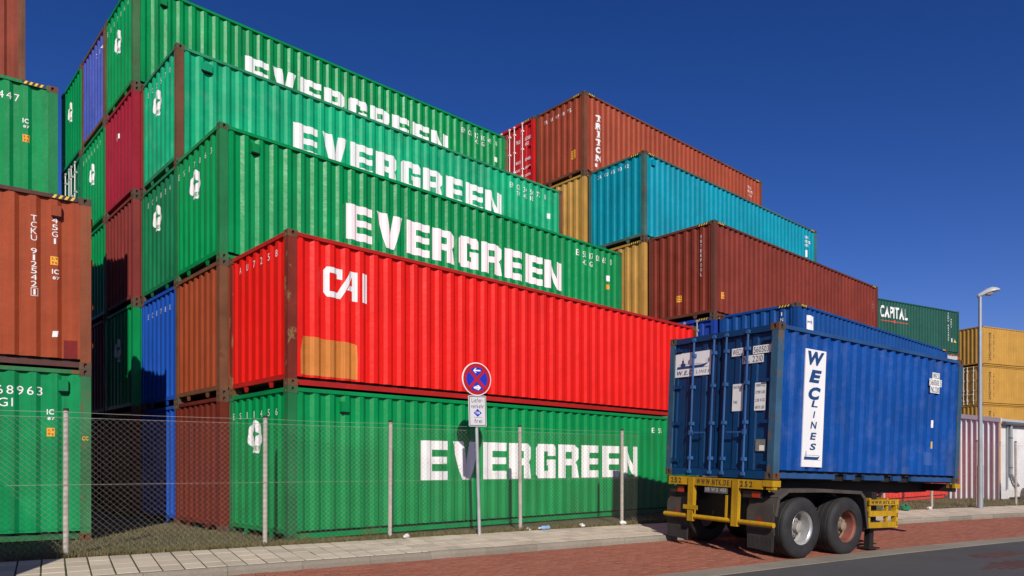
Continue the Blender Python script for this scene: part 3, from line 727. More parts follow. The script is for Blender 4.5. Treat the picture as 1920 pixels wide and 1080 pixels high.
o = blades('grass', 18000, lambda r: (r.uniform(-3,12.5), 11.44+abs(r.gauss(0,.16))), .075, grs); tag(o,'thin grass and weeds along the foot of the fence','grass')
o = blades('yard_grass', 14000, lambda r: (r.uniform(-3.5,4.5), 11.5+r.random()**1.3*5.5), .05, grs); tag(o,'sparse short grass on the dirt between the left and the main stack','grass')
o = blades('verge_grass', 26000, lambda r: (r.uniform(12,31), 11.4+r.random()*3.6), .07, grs, .009); tag(o,'short grass verge behind the fence at right','grass')
weed = MB(); rw = random.Random(5)
def clump(t_, s_, n, hg):
    p = G(t_, s_)
    for _ in range(n):
        a = rw.uniform(0,6.28); l = hg*rw.uniform(.4,1); q = Vector((p.x+rw.gauss(0,.05),p.y+rw.gauss(0,.05),0)); tip = q+Vector((math.cos(a)*l*.5,math.sin(a)*l*.5,l))
        for k in range(5):
            c_ = q.lerp(tip,(k+1)/5); d1 = Vector((rw.gauss(0,1),rw.gauss(0,1),rw.gauss(.3,.6))).normalized()*.035*hg/.3; d2 = d1.cross(Vector((rw.gauss(0,1),rw.gauss(0,1),1))).normalized()*.011*hg/.3
            weed.add([c_,c_+d1*.5+d2,c_+d1,c_+d1*.5-d2],[(0,1,2,3)])
        weed.add([q+Vector((.003,0,0)),q-Vector((.003,0,0)),tip],[(0,1,2)])
for t_, s_, n, hg in ((.9,12.3,30,.16),(1.0,11.5,20,.12),(3.5,11.55,26,.2),(4.6,11.6,16,.28),(4.75,11.66,18,.24),(5.6,11.6,20,.14),(6.2,11.55,24,.15),(7.1,11.55,14,.12),(8.3,11.6,24,.2),(8.7,11.55,20,.17),(9.1,11.6,20,.2),(9.8,11.6,20,.15),(10.7,11.6,22,.18),(2.2,11.5,20,.12),(-.6,11.6,30,.2),(.0,11.7,30,.22)): clump(t_, s_, n, hg)
tag(link('weeds', weed.mesh('weeds', fix=False), grs), 'small leafy weeds growing at the fence posts', 'weeds', kind='stuff')

deb = MB(); rd_ = random.Random(21)
for _ in range(1500):   # dead leaves, twigs and grit in the dirt strip
    t_ = rd_.uniform(-3,12); s_ = 11.46+abs(rd_.gauss(0,.13)); p = G(t_, s_); a = rd_.uniform(0,6.28); l = rd_.uniform(.012,.045); b_ = l*rd_.uniform(.25,.7); z = gz(s_)+.008
    c1, s1 = math.cos(a), math.sin(a)
    deb.add([(p.x+c1*x-s1*y, p.y+s1*x+c1*y, z+rd_.uniform(0,.022)) for x, y in ((-l,-b_*.3),(0,-b_),(l,0),(0,b_))], [(0,1,2,3)])
tag(link('leaf_debris', deb.mesh('debris', fix=False), piece_mat('dead_leaves', ((.14,.085,.045),(.22,.15,.085),(.09,.06,.035),(.30,.25,.18),(.17,.10,.05)), fine=8, stain=.2)), 'dead leaves and grit scattered on the dirt strip along the fence', 'debris', kind='stuff')
# ------------------------------------------------------------------ chain link fence
wire = plain('fence_wire', (.30,.275,.235), .6, .15, 3, .2)
fence = thing('chain_link_fence', 'chain link fence on pale posts along the back of the pavement', 'fence', (0,0,0))
PT = [-2.45,.21,2.88,5.0,7.73,10.35,12.75,15.1,17.45,19.74,21.92,24.11,26.09,28.3,30.5]
pm_ = cached('fpost', lambda: MB().tube((0,0,-.1),(0,0,2.02),.036,.034,seg=10).mesh('post', True))
cap_ = cached('fcap', lambda: MB().tube((0,0,2.02),(0,0,2.055),.038,.030,seg=10).mesh('cap', True))
PP = []
for t_ in PT:
    p = G(t_,11.6); lean = (rnd.uniform(-.006,.006), rnd.uniform(-.006,.006), 0)
    PP.append(p); o = link('post', pm_, CONC, fence, (p.x,p.y,0), lean); link('post_cap', cap_, DARK, o)
for a, b in zip(PP, PP[1:]):
    v = b-a; Lb = v.length; d = v/Lb; nn_ = Vector((d.y,-d.x))
    m = MB(); z0_, z1_, dw, dh = .035, 1.925, .088, .080
    run = (z1_-z0_)*dw/dh
    def pt(x, z, o_): return (a.x+d.x*x+nn_.x*o_, a.y+d.y*x+nn_.y*o_, z)
    for sg in (1,-1):
        k = -int(run/dw)-1
        while k*dw < Lb+run:
            xa = k*dw if sg > 0 else k*dw; xb = xa+sg*run; za, zb = z0_, z1_
            if sg > 0:
                lo, hi = max(xa,0), min(xb,Lb)
                if hi > lo: m.tube(pt(lo,z0_+(lo-xa)*dh/dw,.040),pt(hi,z0_+(hi-xa)*dh/dw,.040),.0015,seg=3,cap=False)
            else:
                lo, hi = max(xb,0), min(xa,Lb)
                if hi > lo: m.tube(pt(lo,z0_+(xa-lo)*dh/dw,.044),pt(hi,z0_+(xa-hi)*dh/dw,.044),.0015,seg=3,cap=False)
            k += 1
    tag(link('wire_mesh', m.mesh('wire', fix=False), wire, fence), kind='stuff')
    for zz, sag in ((2.0,.012),(1.925,.004),(1.0,.0),(.04,0)):
        m = MB(); k = 6 if sag else 1
        for i in range(k):
            q0, q1 = i/k, (i+1)/k; m.tube(pt(Lb*q0,zz-sag*4*q0*(1-q0),.042),pt(Lb*q1,zz-sag*4*q1*(1-q1),.042),.0028,seg=4,cap=False)
        link('tension_wire', m.mesh('wire', fix=False), wire, fence)

# ------------------------------------------------------------------ no stopping sign
sw = plain('sign_white', (.78,.78,.77), .4); sr = plain('sign_red', (.42,.010,.012), .4); sb = plain('sign_blue', (.012,.03,.42), .4); sg_ = plain('sign_plate_white', (.62,.62,.62), .4, .05)
p = G(6.63,11.3)
S = thing('road_sign', 'round no stopping sign with white delivery plate on a grey pole', 'road sign', (p.x,p.y,-.01), ang(6.6))
S.rotation_euler = (0, R(-1.75), ang(6.6))
link('pole', MB().tube((0,0,-.05),(0,0,3.12),.031,seg=14).mesh('pole', True), GALV, S)
dsk = link('disc', MB().lathe([(0,0),(.30,0),(.303,.006),(.303,.018),(0,.018)],48,'y',(0,-.055,2.85)).mesh('disc'), sw, S)
def flat(par, name, g, mat, y): return link(name, decal_mesh(g,'side',None,0,y), mat, par)
def ctr(g, x=0, z=2.85): return shift2d(g, x, z)
flat(dsk,'red_field',ctr(disc2d(.285,48)),sr,-.0565); flat(dsk,'blue_field',ctr(disc2d(.218,48)),sb,-.058)
for a in (1,-1):
    c_ = math.sqrt(.5); hw = .028; L_ = .235
    flat(dsk,'red_bar',ctr(polys2d([[(x*c_-a*z*c_, a*x*c_+z*c_) for x,z in ((-L_,-hw),(L_,-hw),(L_,hw),(-L_,hw))]])),sr,-.0595-.0006*a)
arrow = polys2d([[(-.078,0),(-.028,.046),(-.006,.046),(-.036,.013),(.075,.013),(.075,-.013),(-.036,-.013),(-.006,-.046),(-.028,-.046)]])
flat(dsk,'arrow',ctr(arrow,0,2.85+.155),sw,-.0612); flat(dsk,'arrow',ctr(shift2d(arrow,0,0,-1,1),0,2.85-.155),sw,-.0612)
pl = link('plate', MB().prism([(-.17,1.99),(-.185,2.005),(-.185,2.535),(-.17,2.55),(.17,2.55),(.185,2.535),(.185,2.005),(.17,1.99)],-.050,-.036,'y').mesh('plate'), sg_, S)
def frame2d(x0,z0,x1,z1,t_): return join2d(rect2d(x0,z0,x1,z0+t_),rect2d(x0,z1-t_,x1,z1),rect2d(x0,z0+t_,x0+t_,z1-t_),rect2d(x1-t_,z0+t_,x1,z1-t_))
flat(pl,'border',frame2d(-.172,2.003,.172,2.537,.012),BLACKT,-.0515)
flat(pl,'lettering',shift2d(text2d('Liefer-',.245,.085,0),-.12,2.425),BLACKT,-.0515)
flat(pl,'lettering',shift2d(text2d('verkehr',.27,.078,0),-.135,2.32),BLACKT,-.0515)
flat(pl,'lettering',shift2d(text2d('frei',.16,.078,0),-.07,2.05),BLACKT,-.0515)
flat(pl,'rule',rect2d(-.085,2.155,.085,2.160),BLACKT,-.0515)
flat(pl,'blue_diamond',polys2d([[(-.085,2.235),(0,2.165),(.085,2.235),(0,2.31)]]),sb,-.0515)
flat(pl,'lettering',shift2d(text2d('TSR',.10,.045,1),-.05,2.213),sw,-.0530)
for zz in (2.70,3.0,2.2,2.42): link('clamp', cached('clamp',lambda: MB().box(-.045,-.038,-.02,.045,.036,.02).mesh('clamp')), GALV, S, (0,0,zz))

# ------------------------------------------------------------------ street lamp
LP = thing('street_lamp', 'grey street lamp with a flat oval head at the right', 'street lamp', (14.11,21.54,-.02), R(-14))
link('pole', MB().tube((0,0,-.1),(0,0,1.3),.078,.078,16).tube((0,0,1.3),(0,0,6.42),.066,.045,16).mesh('pole', True), plain('lamp_pole_grey',(.34,.38,.39),.45,.1,4,.4), LP)
def loft(secs, seg=20):
    m = MB()
    for x, wd, up, dn, zc in secs:
        for i in range(seg):
            a = 2*math.pi*i/seg; z = math.sin(a)*(up if math.sin(a) > 0 else dn)
            m.v.append((x, math.cos(a)*wd, zc+z))
    n = len(secs)
    m.f = [(i*seg+j,(i+1)*seg+j,(i+1)*seg+(j+1)%seg,i*seg+(j+1)%seg) for i in range(n-1) for j in range(seg)]
    m.f += [tuple(range(seg-1,-1,-1)), tuple(range((n-1)*seg, n*seg))]
    return m
LH = .80
hd = link('lamp_head', loft([(-.10,.03,.03,.04,6.40),(-.07,.07,.06,.06,6.41),(.06,.10,.09,.06,6.44),(.20,.15,.13,.04,6.48),(.38,.18,.14,.03,6.52),(.52,.16,.10,.03,6.54),(.62,.10,.05,.03,6.555),(.66,.03,.015,.015,6.56)]).mesh('head', True), plain('lamp_head_grey',(.42,.44,.45),.4,.06), LP); hd.scale = (LH,LH,1)
link('lamp_lens', loft([(.17,.02,.01,.01,6.44),(.20,.09,.02,.05,6.45),(.33,.12,.02,.085,6.47),(.44,.08,.02,.05,6.50),(.48,.02,.01,.01,6.515)]).mesh('lens', True), plain('lamp_glass',(.30,.30,.28),.2), hd)

# ------------------------------------------------------------------ corrugated shed
SP = Vector((17.9,26.2)); gd = Vector((-.42,.907)); wd_ = Vector((.84,.543))
shed = thing('corrugated_shed', 'low white corrugated metal shed at the right edge behind the fence', 'shed', (SP.x,SP.y,0))
shw = paint('white_sheet_metal', (.66,.65,.64), .02, .08, .3, .5, dent=.1); shg = paint('shaded_white_sheet_metal', (.56,.57,.57), .02, .08, .3, .5, dent=.1)  # second sheet is the white one greyed, painting in the gable's shade
def ribwall(name, d, length, pitch, depth, zt, mat, out, lipw=.18):
    m = MB(); n = int(length/pitch)
    for i in range(n):
        for fx, o_ in ((0,0),(lipw,0),(lipw+.10,depth),(1-.10,depth),):
            x = (i+fx)*pitch; q = d*x+out*(depth-o_); m.v += [(q.x,q.y,.0),(q.x,q.y,zt(x))]
    m.f = [(2*i,2*i+2,2*i+3,2*i+1) for i in range(len(m.v)//2-1)]
    return link(name, m.mesh(name, fix=False), mat, shed)
gout = Vector((-.907,-.42)); wout = Vector((.543,-.84))
ribwall('gable_wall', gd, 4.0, .205, .045, lambda x: 2.88+.16*x, shg, gout)
ribwall('front_wall', wd_, 9.0, .11, .018, lambda x: 2.82, shw, wout, .3)
def slab(name, pts, z0f, th, mat):
    m = MB(); n = len(pts); vs_ = [(p_.x,p_.y,z) for p_, z in pts]+[(p_.x,p_.y,z+th) for p_, z in pts]
    m.add(vs_, [tuple(range(n)),tuple(range(2*n-1,n-1,-1))]+[(i,(i+1)%n,(i+1)%n+n,i+n) for i in range(n)]); return link(name, m.mesh(name), mat, shed)
slab('roof', [(wout*.12,2.84),(wd_*9+wout*.12,2.84),(wd_*9+gd*4,3.5),(gd*4,3.5)],0,.06,shg)
m = MB()
for i in range(1):
    q0 = gout*.06+gd*(-.05); q1 = gout*.06+gd*4.0
    m.add([(q0.x,q0.y,2.86),(q1.x,q1.y,3.50),(q1.x,q1.y,3.66),(q0.x,q0.y,3.02),(q0.x+.05,q0.y+.02,2.86),(q1.x+.05,q1.y+.02,3.50),(q1.x+.05,q1.y+.02,3.66),(q0.x+.05,q0.y+.02,3.02)],[(0,1,2,3),(4,5,6,7),(0,1,5,4),(3,2,6,7),(0,3,7,4),(1,2,6,5)])
link('verge_trim', m.mesh('trim'), shg, shed)
gut = plain('dark_gutter',(.10,.11,.12),.5); pipe = plain('grey_downpipe',(.30,.33,.34),.4,.1,3,.3)
q0 = wout*.13; q1 = wd_*9+wout*.13
link('gutter', MB().tube((q0.x,q0.y,2.82),(q1.x,q1.y,2.80),.075,seg=10).mesh('gutter', True), gut, shed)
a_ = wd_*.62+wout*.09; b_ = wd_*.95+wout*.12; c_ = wd_*1.10+wout*.14
link('downpipe', MB().tube((a_.x,a_.y,2.8),(a_.x,a_.y,.95),.058,seg=12).tube((a_.x,a_.y,.97),(b_.x,b_.y,.62),.055,seg=12).tube((b_.x,b_.y,.64),(c_.x,c_.y,.52),.055,seg=12).mesh('pipe', True), pipe, shed)
for zz in (2.3,1.2): link('pipe_clamp', cached('pclamp',lambda: MB().tube((0,0,-.02),(0,0,.02),.072,seg=12).mesh('c')), gut, shed, (a_.x,a_.y,zz))
a_ = wd_*.42+wout*.07
link('conduit', MB().tube((a_.x,a_.y,2.75),(a_.x,a_.y,.4),.022,seg=8).mesh('pipe', True), pipe, shed)
q = SP+wd_*.25+wout*.75
lw = thing('low_concrete_wall', 'low dark concrete wall in front of the shed', 'wall', (q.x,q.y,0), math.atan2(wd_.y,wd_.x))
link('wall_body', MB().prism([(0,-.1),(7,-.1),(7,.50),(.22,.46),(.08,.36),(0,.16)],0,.22,'y').mesh('wall'), ground_mat('dark_concrete',((.13,.11,.09),(.10,.085,.07),(.17,.15,.12)),2,fine=25), lw)
link('wall_footing', MB().prism([(-.1,-.1),(7,-.1),(7,.06),(-.1,.05)],-.06,.30,'y').mesh('wall'), MATS['dark_concrete'], lw)

# ------------------------------------------------------------------ blue container on its trailer
ya, pi_, ro = .9983, -.0246, .0282
e_ = Vector((math.sin(ya),math.cos(ya),0)); n_ = Vector((-math.cos(ya),math.sin(ya),0)); u_ = Vector((0,0,1))
e2 = e_*math.cos(pi_)+u_*math.sin(pi_); u2 = u_*math.cos(pi_)-e_*math.sin(pi_)
n2 = n_*math.cos(ro)+u2*math.sin(ro); u3 = u2*math.cos(ro)-n_*math.sin(ro)
RQ = Matrix((e2,n2,u3)).transposed().to_quaternion(); WL = Vector((4.2742,11.7172,1.0309))
wb = paint('worn_blue_paint', (.001,.057,.265), .22, .18, .6, .5, rustcol=(.07,.05,.05), dent=.5, pale=.16)
wdr = paint('shaded_blue_door_paint', (.001,.040,.125), .07, .14, .35, .42, rustcol=(.05,.05,.06))  # door blue set darker to paint in the grazing light on this end
wpost = paint('scuffed_blue_post', (.035,.09,.15), .62, .3, .6, .65, rustcol=(.13,.085,.05))
wrail = paint('blue_rail_paint', (.020,.070,.19), .32, .25, .6, .55, rustcol=(.11,.085,.07))
gk = plain('aged_gasket', (.045,.030,.020), .8, .4, 6)
blk0 = plain('underfloor_black', (.014,.013,.012), .7)
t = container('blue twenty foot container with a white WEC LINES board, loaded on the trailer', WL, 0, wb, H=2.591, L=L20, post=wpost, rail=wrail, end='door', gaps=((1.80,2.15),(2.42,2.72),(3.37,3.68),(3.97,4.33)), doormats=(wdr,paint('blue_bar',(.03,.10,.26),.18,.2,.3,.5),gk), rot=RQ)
link('underfloor', box_mesh(.15,.14,.004,5.9,CW-.12,.11), blk0, t)
link('front_bottom_rail', box_mesh(L20-.1,.13,.03,L20-.02,CW-.13,.15), wrail, t)
pb = plain('board_blue',(.012,.055,.17),.5)
bd = link('name_board', box_mesh(.76,.012,.235,1.33,.030,2.245), WHITE, t)
def bz(y): return 2.245-(y-290)*.00307
for ch, ya_, yb_, wdt, dx in (('W',300,378,.46,.055),('E',402,474,.35,.11),('C',497,570,.34,.11)):
    link('lettering', decal_mesh(shift2d(text2d(ch,wdt,bz(ya_)-bz(yb_),2,shear=.2),.76+dx,bz(yb_)),'side',None,0,.009), pb, bd)
for ch, ya_, yb_ in (('L',572,610),('I',632,670),('N',690,730),('E',752,792),('S',812,850)):
    wdt = .06 if ch == 'I' else .18
    link('lettering', decal_mesh(shift2d(text2d(ch,wdt,bz(ya_)-bz(yb_),1,shear=.15),.76+.29-wdt/2,bz(yb_)),'side',None,0,.009), pb, bd)
ship = join2d(polys2d([[(.02,.03),(.40,.03),(.46,.09),(.38,.075),(.02,.075)]]),rect2d(.06,.075,.075,.17),rect2d(.02,.10,.44,.104),rect2d(.0,.022,.48,.027))
link('ship_print', decal_mesh(shift2d(ship,.80,bz(912)),'side',None,0,.009), pb, bd)
BK = [('WECU',4.90,5.13,2.115,2.215,.03),('560503 5',4.80,5.22,1.975,2.085,.03),('NL2210',4.84,5.14,1.835,1.945,.03)]
for s, u0, u1, z0_, z1_, e0 in BK:
    b_ = link('number_plate',box_mesh(u0-.02,.011,z0_-.015,u1+.02,.022,z1_+.015),WHITE,t)
    dside(b_,'number',text2d(s,u1-u0,z1_-z0_,0),BLACKT,L20,u0,z0_,None,.003,.011)
dside(t,'white_sticker',rect2d(0,0,.11,.15),WHITE,L20,4.90,1.12); dside(t,'yellow_sticker',rect2d(0,0,.11,.14),YELLOWH,L20,4.92,.70)
for u0,z0_,w0,h0 in ((3.95,.17,.28,.14),(4.75,.36,.28,.26)): dside(t,'repair_patch',rect2d(0,0,w0,h0),paint('patch_blue',(.03,.085,.27),.1),L20,u0,z0_)
DF = .041
def dd(name, g, mat, y, z, par=None, e0=.004): return dend(par or t, name, g, mat, y, z, None, e0, DF)
lp = dd('logo_board',rect2d(0,0,.88,.445),WHITE,2.32,1.85)
dd('ship_print',join2d(polys2d([[(.05,.155),(.70,.155),(.83,.225),(.62,.20),(.05,.195)]]),rect2d(.14,.195,.26,.25),rect2d(.17,.25,.22,.31),rect2d(.19,.31,.2,.36),rect2d(.02,.148,.86,.153),rect2d(.10,.22,.66,.225),rect2d(.76,.22,.765,.30)),pb,2.32,1.85,lp,.006)
dd('lettering',shift2d(text2d('W.E.C',.40,.085,1,shear=.2),.05,.03),pb,2.32,1.85,lp,.006); dd('lettering',shift2d(text2d('LINES',.32,.055,0,gap=.3,shear=.15),.53,.045),pb,2.32,1.85,lp,.006)
for s,y0_,y1_,z0_,z1_ in (('WECU',.955,.735,2.135,2.235),('560503 5',.505,.12,2.135,2.235),('NL 2210',.72,.32,1.985,2.085)):
    b_ = dd('number_plate',rect2d(-.02,-.018,y0_-y1_+.02,z1_-z0_+.018),WHITE,y0_,z0_); dd('number',text2d(s,y0_-y1_,z1_-z0_,0),BLACKT,y0_,z0_,b_,.006)
b_ = dd('weight_panel',rect2d(0,0,.225,.47),WHITE,.925,1.16)
for s,x0,z0_,w0 in (('MAX GROSS',.02,.39,.185),('TARE',.02,.13,.09)): dd('number',shift2d(text2d(s,w0,.05),x0,z0_),BLACKT,.925,1.16,b_,.006)
b_ = dd('weight_panel',rect2d(0,0,.225,.47),WHITE,.455,1.155)
for s,z0_ in (('24000 KGS',.40),('52910 LBS',.285),('2210 KGS',.15),('4870 LBS',.03)): dd('number',shift2d(text2d(s,.19,.05),.017,z0_),BLACKT,.455,1.155,b_,.006)
dd('approval_plate',rect2d(0,0,.20,.20),plain('plate_metal',(.30,.30,.27),.4,.2,8,.5),.40,.47); dd('approval_print',rect2d(.08,.0,.18,.09),WHITE,.40,.48,None,.006)

trl = thing('container_trailer', 'black container trailer with yellow bumper and twin wheel axles under the blue container', 'trailer', WL)
trl.rotation_mode = 'QUATERNION'; trl.rotation_quaternion = RQ
yel = paint('chipped_yellow_paint', (.44,.25,.009), .36, .2, .8, .55, rustcol=(.10,.055,.02))
gry = plain('road_dirt_grey', (.060,.050,.042), .85, .3, 3, b=.2)
blk = plain('chassis_black', (.016,.015,.014), .6, .3, 2)
def P_(name, mb, mat, par=None, smooth=False): return link(name, mb.mesh(name, smooth), mat, par or trl)
for yy in (.62,1.72): P_('chassis_beam', MB().prism([(.10,-.012),(6.0,-.012),(6.0,-.20),(4.2,-.24),(3.5,-.44),(.10,-.44)],yy,yy+.10,'y'), blk)

for x0 in (.35,1.5,2.7,3.9,5.0): P_('cross_member', MB().box(x0,.72,-.24,x0+.10,1.72,-.05), blk)
for x0 in (.04,5.86): P_('bolster', MB().box(x0,.02,-.17,x0+.16,CW-.02,-.010), blk if x0 < 1 else blk)
P_('twist_lock', MB().box(5.86,-.03,-.09,6.10,.14,-.006).tube((5.98,.05,-.16),(5.98,.05,-.09),.03), yel)
bm_ = P_('bumper_beam', MB().box(-.045,.165,-.168,.035,2.30,-.018), yel)
P_('twist_lock', MB().box(-.05,-.04,-.115,.16,.16,-.012).box(-.03,-.05,-.165,.06,.10,-.125).tube((.0,.05,-.20),(.0,.05,-.11),.022), yel)
for s,y0_,y1_ in (('252',2.24,1.98),('WWW.NTK.DE',1.60,.86),('252',.62,.36)):
    link('lettering', decal_mesh(([(y0_-p_[0],-.143+p_[1]) for p_ in text2d(s,y0_-y1_,.10,1,gap=.25)[0]],text2d(s,y0_-y1_,.10,1,gap=.25)[1]),'end',None,.003,-.045), plain('faded_black_print',(.05,.04,.02),.7), bm_)
for yy in (1.72,.71): P_('bumper_upright', MB().box(-.065,yy-.065,-.83,-.046,yy+.065,-.02).box(-.048,yy-.055,-.83,.03,yy+.055,-.17), yel)
P_('underrun_bar', MB().tube((-.005,-.06,-.745),(-.005,2.41,-.745),.043,seg=14), yel, None, True)
P_('thin_brace', MB().box(-.02,.905,-.74,.02,.945,-.31), yel)
P_('small_bracket', MB().box(-.075,1.53,-.615,-.066,1.88,-.535), yel)
P_('rear_shade_panel', MB().box(.26,.56,-.72,.30,1.88,-.20), blk)  # black panel added to block light and darken the ground behind the bumper
npl = P_('licence_plate', MB().box(-.03,.90,-.285,-.02,1.42,-.175), plain('plate_grey',(.10,.10,.10),.6))
link('lettering', decal_mesh(([(1.40-p_[0],-.265+p_[1]) for p_ in text2d('HB WX 488',.48,.075,1)[0]],text2d('HB WX 488',.48,.075,1)[1]),'end',None,.003,-.03), plain('plate_letter',(.35,.35,.34),.5), npl)
for y0_ in (.25,1.95):
    lm = P_('tail_light', MB().box(.02,y0_,-.32,.08,y0_+.36,-.20), plain('lamp_housing',(.03,.02,.02),.5)); link('lens', box_mesh(.008,y0_+.01,-.31,.022,y0_+.16,-.21), plain('red_lens',(.35,.03,.012),.3), lm)
# mudguards
gp = [(.10,-.60),(.16,-.30),(.42,-.165),(1.40,-.155),(2.52,-.185),(2.66,-.30),(2.80,-.86)]
def guard(y0_, y1_):
    m = MB()
    for (a,b),(c,d) in zip(gp,gp[1:]):
        ln = math.hypot(c-a,d-b); nx, nz = -(d-b)/ln*.015, (c-a)/ln*.015
        m.prism([(a,b),(c,d),(c+nx,d+nz),(a+nx,b+nz)], y0_, y1_, 'y')
        nx, nz = nx*3.2, nz*3.2
        ye = y0_ if y0_ < .5 else y1_
        m.prism([(a-nx*.9,b-nz*.9),(c-nx*.9,d-nz*.9),(c+nx*.35,d+nz*.35),(a+nx*.35,b+nz*.35)], ye-.006, ye+.006, 'y')
    return m
for y0_, y1_ in ((-.005,.56),(CW-.56,CW+.005)):
    P_('mudguard', guard(y0_,y1_), gry)
    P_('rear_plate', MB().prism([(y0_+.0,-.92),(y1_,-.90),(y1_+.0,-.52),(y1_-.08,-.40),(y0_+.04,-.40)],.085,.10,'x'), gry)
    fl = P_('mudflap', MB().prism([(y0_,-1.20),(y1_-.05,-1.17),(y1_-.03,-.86),(y0_,-.86)],.07,.084,'x'), plain('flap_rubber',(.035,.032,.030),.8,.2,5))
    m = MB()
    for i in range(18): m.box(.062,y0_+.03+i*.026,-1.17,.070,y0_+.042+i*.026,-.95)
    link('flap_rib', m.mesh('ribs'), MATS['flap_rubber'], fl)
    yc = y0_+.30
    link('reflector_triangle', decal_mesh(polys2d([[(yc-.09,-.77),(yc+.09,-.77),(yc,-.61)]]),'end',None,.006,.085), plain('reflector_red',(.28,.02,.015),.35), trl)
# wheels
TY = [(.29,.02),(.30,.005),(.36,-.006),(.44,-.004),(.500,.022),(.523,.055),(.527,.085),(.515,.095),(.527,.105),(.528,.185),(.516,.19),(.516,.20),(.528,.205),(.527,.285),(.515,.29),(.527,.30),(.523,.335),(.500,.365),(.44,.39),(.36,.39),(.30,.38),(.29,.36)]
tyre = MB().lathe(TY,56,'y').mesh('tyre', True)
rimp = [(.300,.004),(.308,.012),(.300,.020),(.289,.022),(.281,.045),(.266,.060),(.258,.12),(.254,.24)]
discp = [(.256,.215),(.235,.222),(.165,.192),(.150,.165),(.092,.155),(.086,.075),(.060,.060),(0,.060)]
rimm = MB().lathe(rimp,48,'y').mesh('rim', True); discm = MB().lathe(discp,48,'y').mesh('disc', True)
def hole1():
    m = MB(); pts = []
    for k in range(14):
        b = 2*math.pi*k/14; r = .203+.026*math.cos(b); tq = .042*math.sin(b)
        pts.append((r, .192-.006+(r-.165)*.43, tq))
    return m.add(pts,[tuple(range(14))])
nutm = MB().tube((0,-.035,0),(0,.012,0),.014,seg=6).mesh('nut'); holem = hole1().mesh('hole', fix=False)
silver = plain('rim_silver',(.55,.55,.54),.35,.12,6,.6); discs = plain('disc_dusty_shaded',(.30,.28,.25),.6,.25,6,.2); beige = plain('rim_dusty',(.24,.18,.13),.7,.2,6,.0); redrim = plain('rim_red',(.21,.07,.05),.6,.3,4,.0)  # disc of the silver wheel: dust plus painted shade of the deep dish
for x0, rm in ((.876,silver),(2.175,beige)):
    for side_ in (0,1):
        wz = -.815 if side_ == 0 else -.745
        tw = link('wheel', tyre, RUBBER, trl, (x0, .012 if side_ == 0 else CW-.012, wz), (0,0,0 if side_ == 0 else math.pi))
        r1 = link('rim', rimm, silver if rm is silver else redrim, tw); link('wheel_disc', discm, discs if rm is silver else beige, tw)
        [link('wheel_nut', nutm, discs if rm is silver else beige, r1, (math.cos(2*math.pi*i/10)*.122,.165,math.sin(2*math.pi*i/10)*.122)) for i in range(10)]
        [link('hand_hole_shade', holem, HOLE_SHADE, r1, (0,0,0), (0,2*math.pi*(i+.3)/6,0)) for i in range(6)]  # black ovals on the disc paint the dark of the openings
    P_('axle', MB().tube((x0,.38,-.80),(x0,CW-.38,-.77),.075,seg=12), blk, None, True)
    for yy in (.60,1.74): P_('air_spring', MB().box(x0-.5,yy,-.52,x0+.45,yy+.09,-.42).tube((x0+.32,yy+.05,-.45),(x0+.32,yy+.05,-.28),.10,seg=12), blk)
# side rack
rk = P_('side_rack', MB().box(2.78,-.03,-.43,3.66,-.005,-.325), yel)
for z0_ in (-.64,-.855): link('rack_bar', box_mesh(2.78,-.03,z0_,3.66,-.005,z0_+.105), yel, rk)
link('rack_end', box_mesh(3.662,-.034,-.86,3.74,.06,-.32), yel, rk)
for x0 in (2.80,3.38): link('rack_stay', box_mesh(x0,-.004,-.86,x0+.06,.05,-.30), yel, rk)
link('rack_arm', MB().box(2.80,.05,-.36,2.88,.80,-.30).box(3.38,.05,-.36,3.46,.80,-.30).mesh('arm'), yel, rk)
link('lettering', decal_mesh(shift2d(text2d('WWW.NTK.DE',.80,.070,1,gap=.2),2.82,-.412),'side',None,.003,-.03), BLACKT, rk)
link('lettering', decal_mesh(shift2d(stack2d('252',.05,.08,.16,1),3.676,-.82),'side',None,.003,-.034), BLACKT, rk)
# landing legs
for yy in (.10,2.10):
    lg_ = P_('landing_leg', MB().box(3.05,yy,-.80,3.22,yy+.15,-.19).box(3.07,yy+.02,-1.235,3.20,yy+.13,-.78), blk)
    link('leg_foot', box_mesh(2.96,yy-.05,-1.262,3.31,yy+.20,-1.235), blk, lg_)
    P_('leg_brace', MB().tube((3.05,yy+.07,-.75),(3.9,yy+.3,-.2),.028), blk)
P_('crank_handle', MB().tube((3.06,.28,-.62),(3.06,.10,-.62),.014).tube((3.06,.10,-.62),(3.20,.10,-.86),.012), blk)
P_('spare_hose_box', MB().box(3.9,.75,-.42,4.5,1.7,-.30), blk)

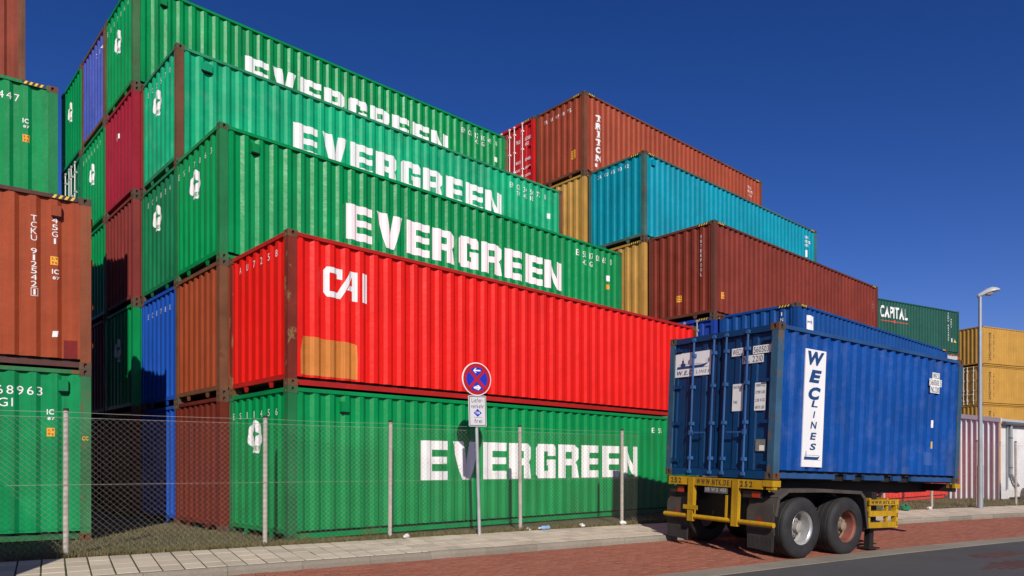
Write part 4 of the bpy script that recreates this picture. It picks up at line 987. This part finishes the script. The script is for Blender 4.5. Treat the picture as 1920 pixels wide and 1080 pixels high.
# ------------------------------------------------------------------ litter
rl = random.Random(9)
def crumple(name, label, t_, s_, sz, mat, cat='litter', flatn=.5):
    p = G(t_, s_); m = MB(); n, k = 7, 5
    m.lathe([(sz*math.sin(math.pi*(i+.02)/(k-.96)), sz*flatn*(1-math.cos(math.pi*(i+.02)/(k-.96)))) for i in range(k)], n, 'z')
    m.v = [(x*(1+rl.uniform(-.35,.35)), y*(1+rl.uniform(-.35,.35)), max(0,z*(1+rl.uniform(-.4,.4)))) for x,y,z in m.v]
    o = link(name, m.mesh(name), mat); o.location = (p.x,p.y,gz(s_)); o.rotation_euler = (0,0,rl.uniform(0,6)); tag(o, label, cat, 'litter along the fence'); return o
lwh = plain('litter_white',(.70,.68,.64),.7); lbl = plain('litter_blue',(.22,.40,.62),.3); lgr = plain('litter_green',(.02,.16,.08),.3)
o = crumple('paper_scrap','flat white paper scrap lying by the fence left of the sign pole',5.25,11.47,.11,lwh,flatn=.3); o.scale = (1.3,.6,1)
crumple('paper_scrap','small white scrap at the foot of the fence post right of the sign',7.85,11.5,.05,lwh)
crumple('paper_scrap','white crumpled scrap on the dirt near the end of the sunlit pavement',9.2,11.5,.065,lwh)
crumple('paper_scrap','white bag at the foot of the last fence post before the trailer',10.25,11.46,.08,lwh)
crumple('paper_scrap','white scrap on the verge left of the street lamp',21.3,11.3,.09,lwh)
crumple('green_bag','dark green plastic bag on the verge under the front of the blue container',20.3,11.35,.16,lgr)
p = G(8.2,11.44)
bt = thing('plastic_bottle','crushed pale blue plastic bottle lying on the dirt beside the pavement','bottle',(p.x,p.y,.045),ang(8.)+.15)
link('bottle_body', MB().lathe([(0,-.11),(.038,-.11),(.043,-.09),(.033,-.03),(.042,.02),(.040,.07),(.015,.115),(.015,.135)],12,'y').mesh('bottle',True), lbl, bt, (0,0,0), (0,0,R(90)))
link('bottle_cap', MB().lathe([(0,.135),(.019,.135),(.019,.16),(0,.16)],12,'y').mesh('cap'), plain('cap_white',(.7,.7,.7),.4), bt, (0,0,0), (0,0,R(90)))

# ------------------------------------------------------------------ a second loaded trailer parked further down the lane, beyond the left edge: its shadow reaches into view
def copy_tree(o, parent=None):
    c = o.copy(); C.objects.link(c); c.parent = parent
    for ch in list(o.children): copy_tree(ch, c)
    return c
wec = [o for o in C.objects if o.get('label', '').startswith('blue twenty foot')][0]
sh = Vector((D0.x, D0.y, 0)) * -18.15 - Vector((N0.x, N0.y, 0)) * .75
for o, lab in ((wec, 'blue container on a trailer parked beyond the left edge of the picture'), (trl, 'container trailer parked beyond the left edge of the picture')):
    c = copy_tree(o); c.location = Vector(o.location) + sh; c['label'] = lab
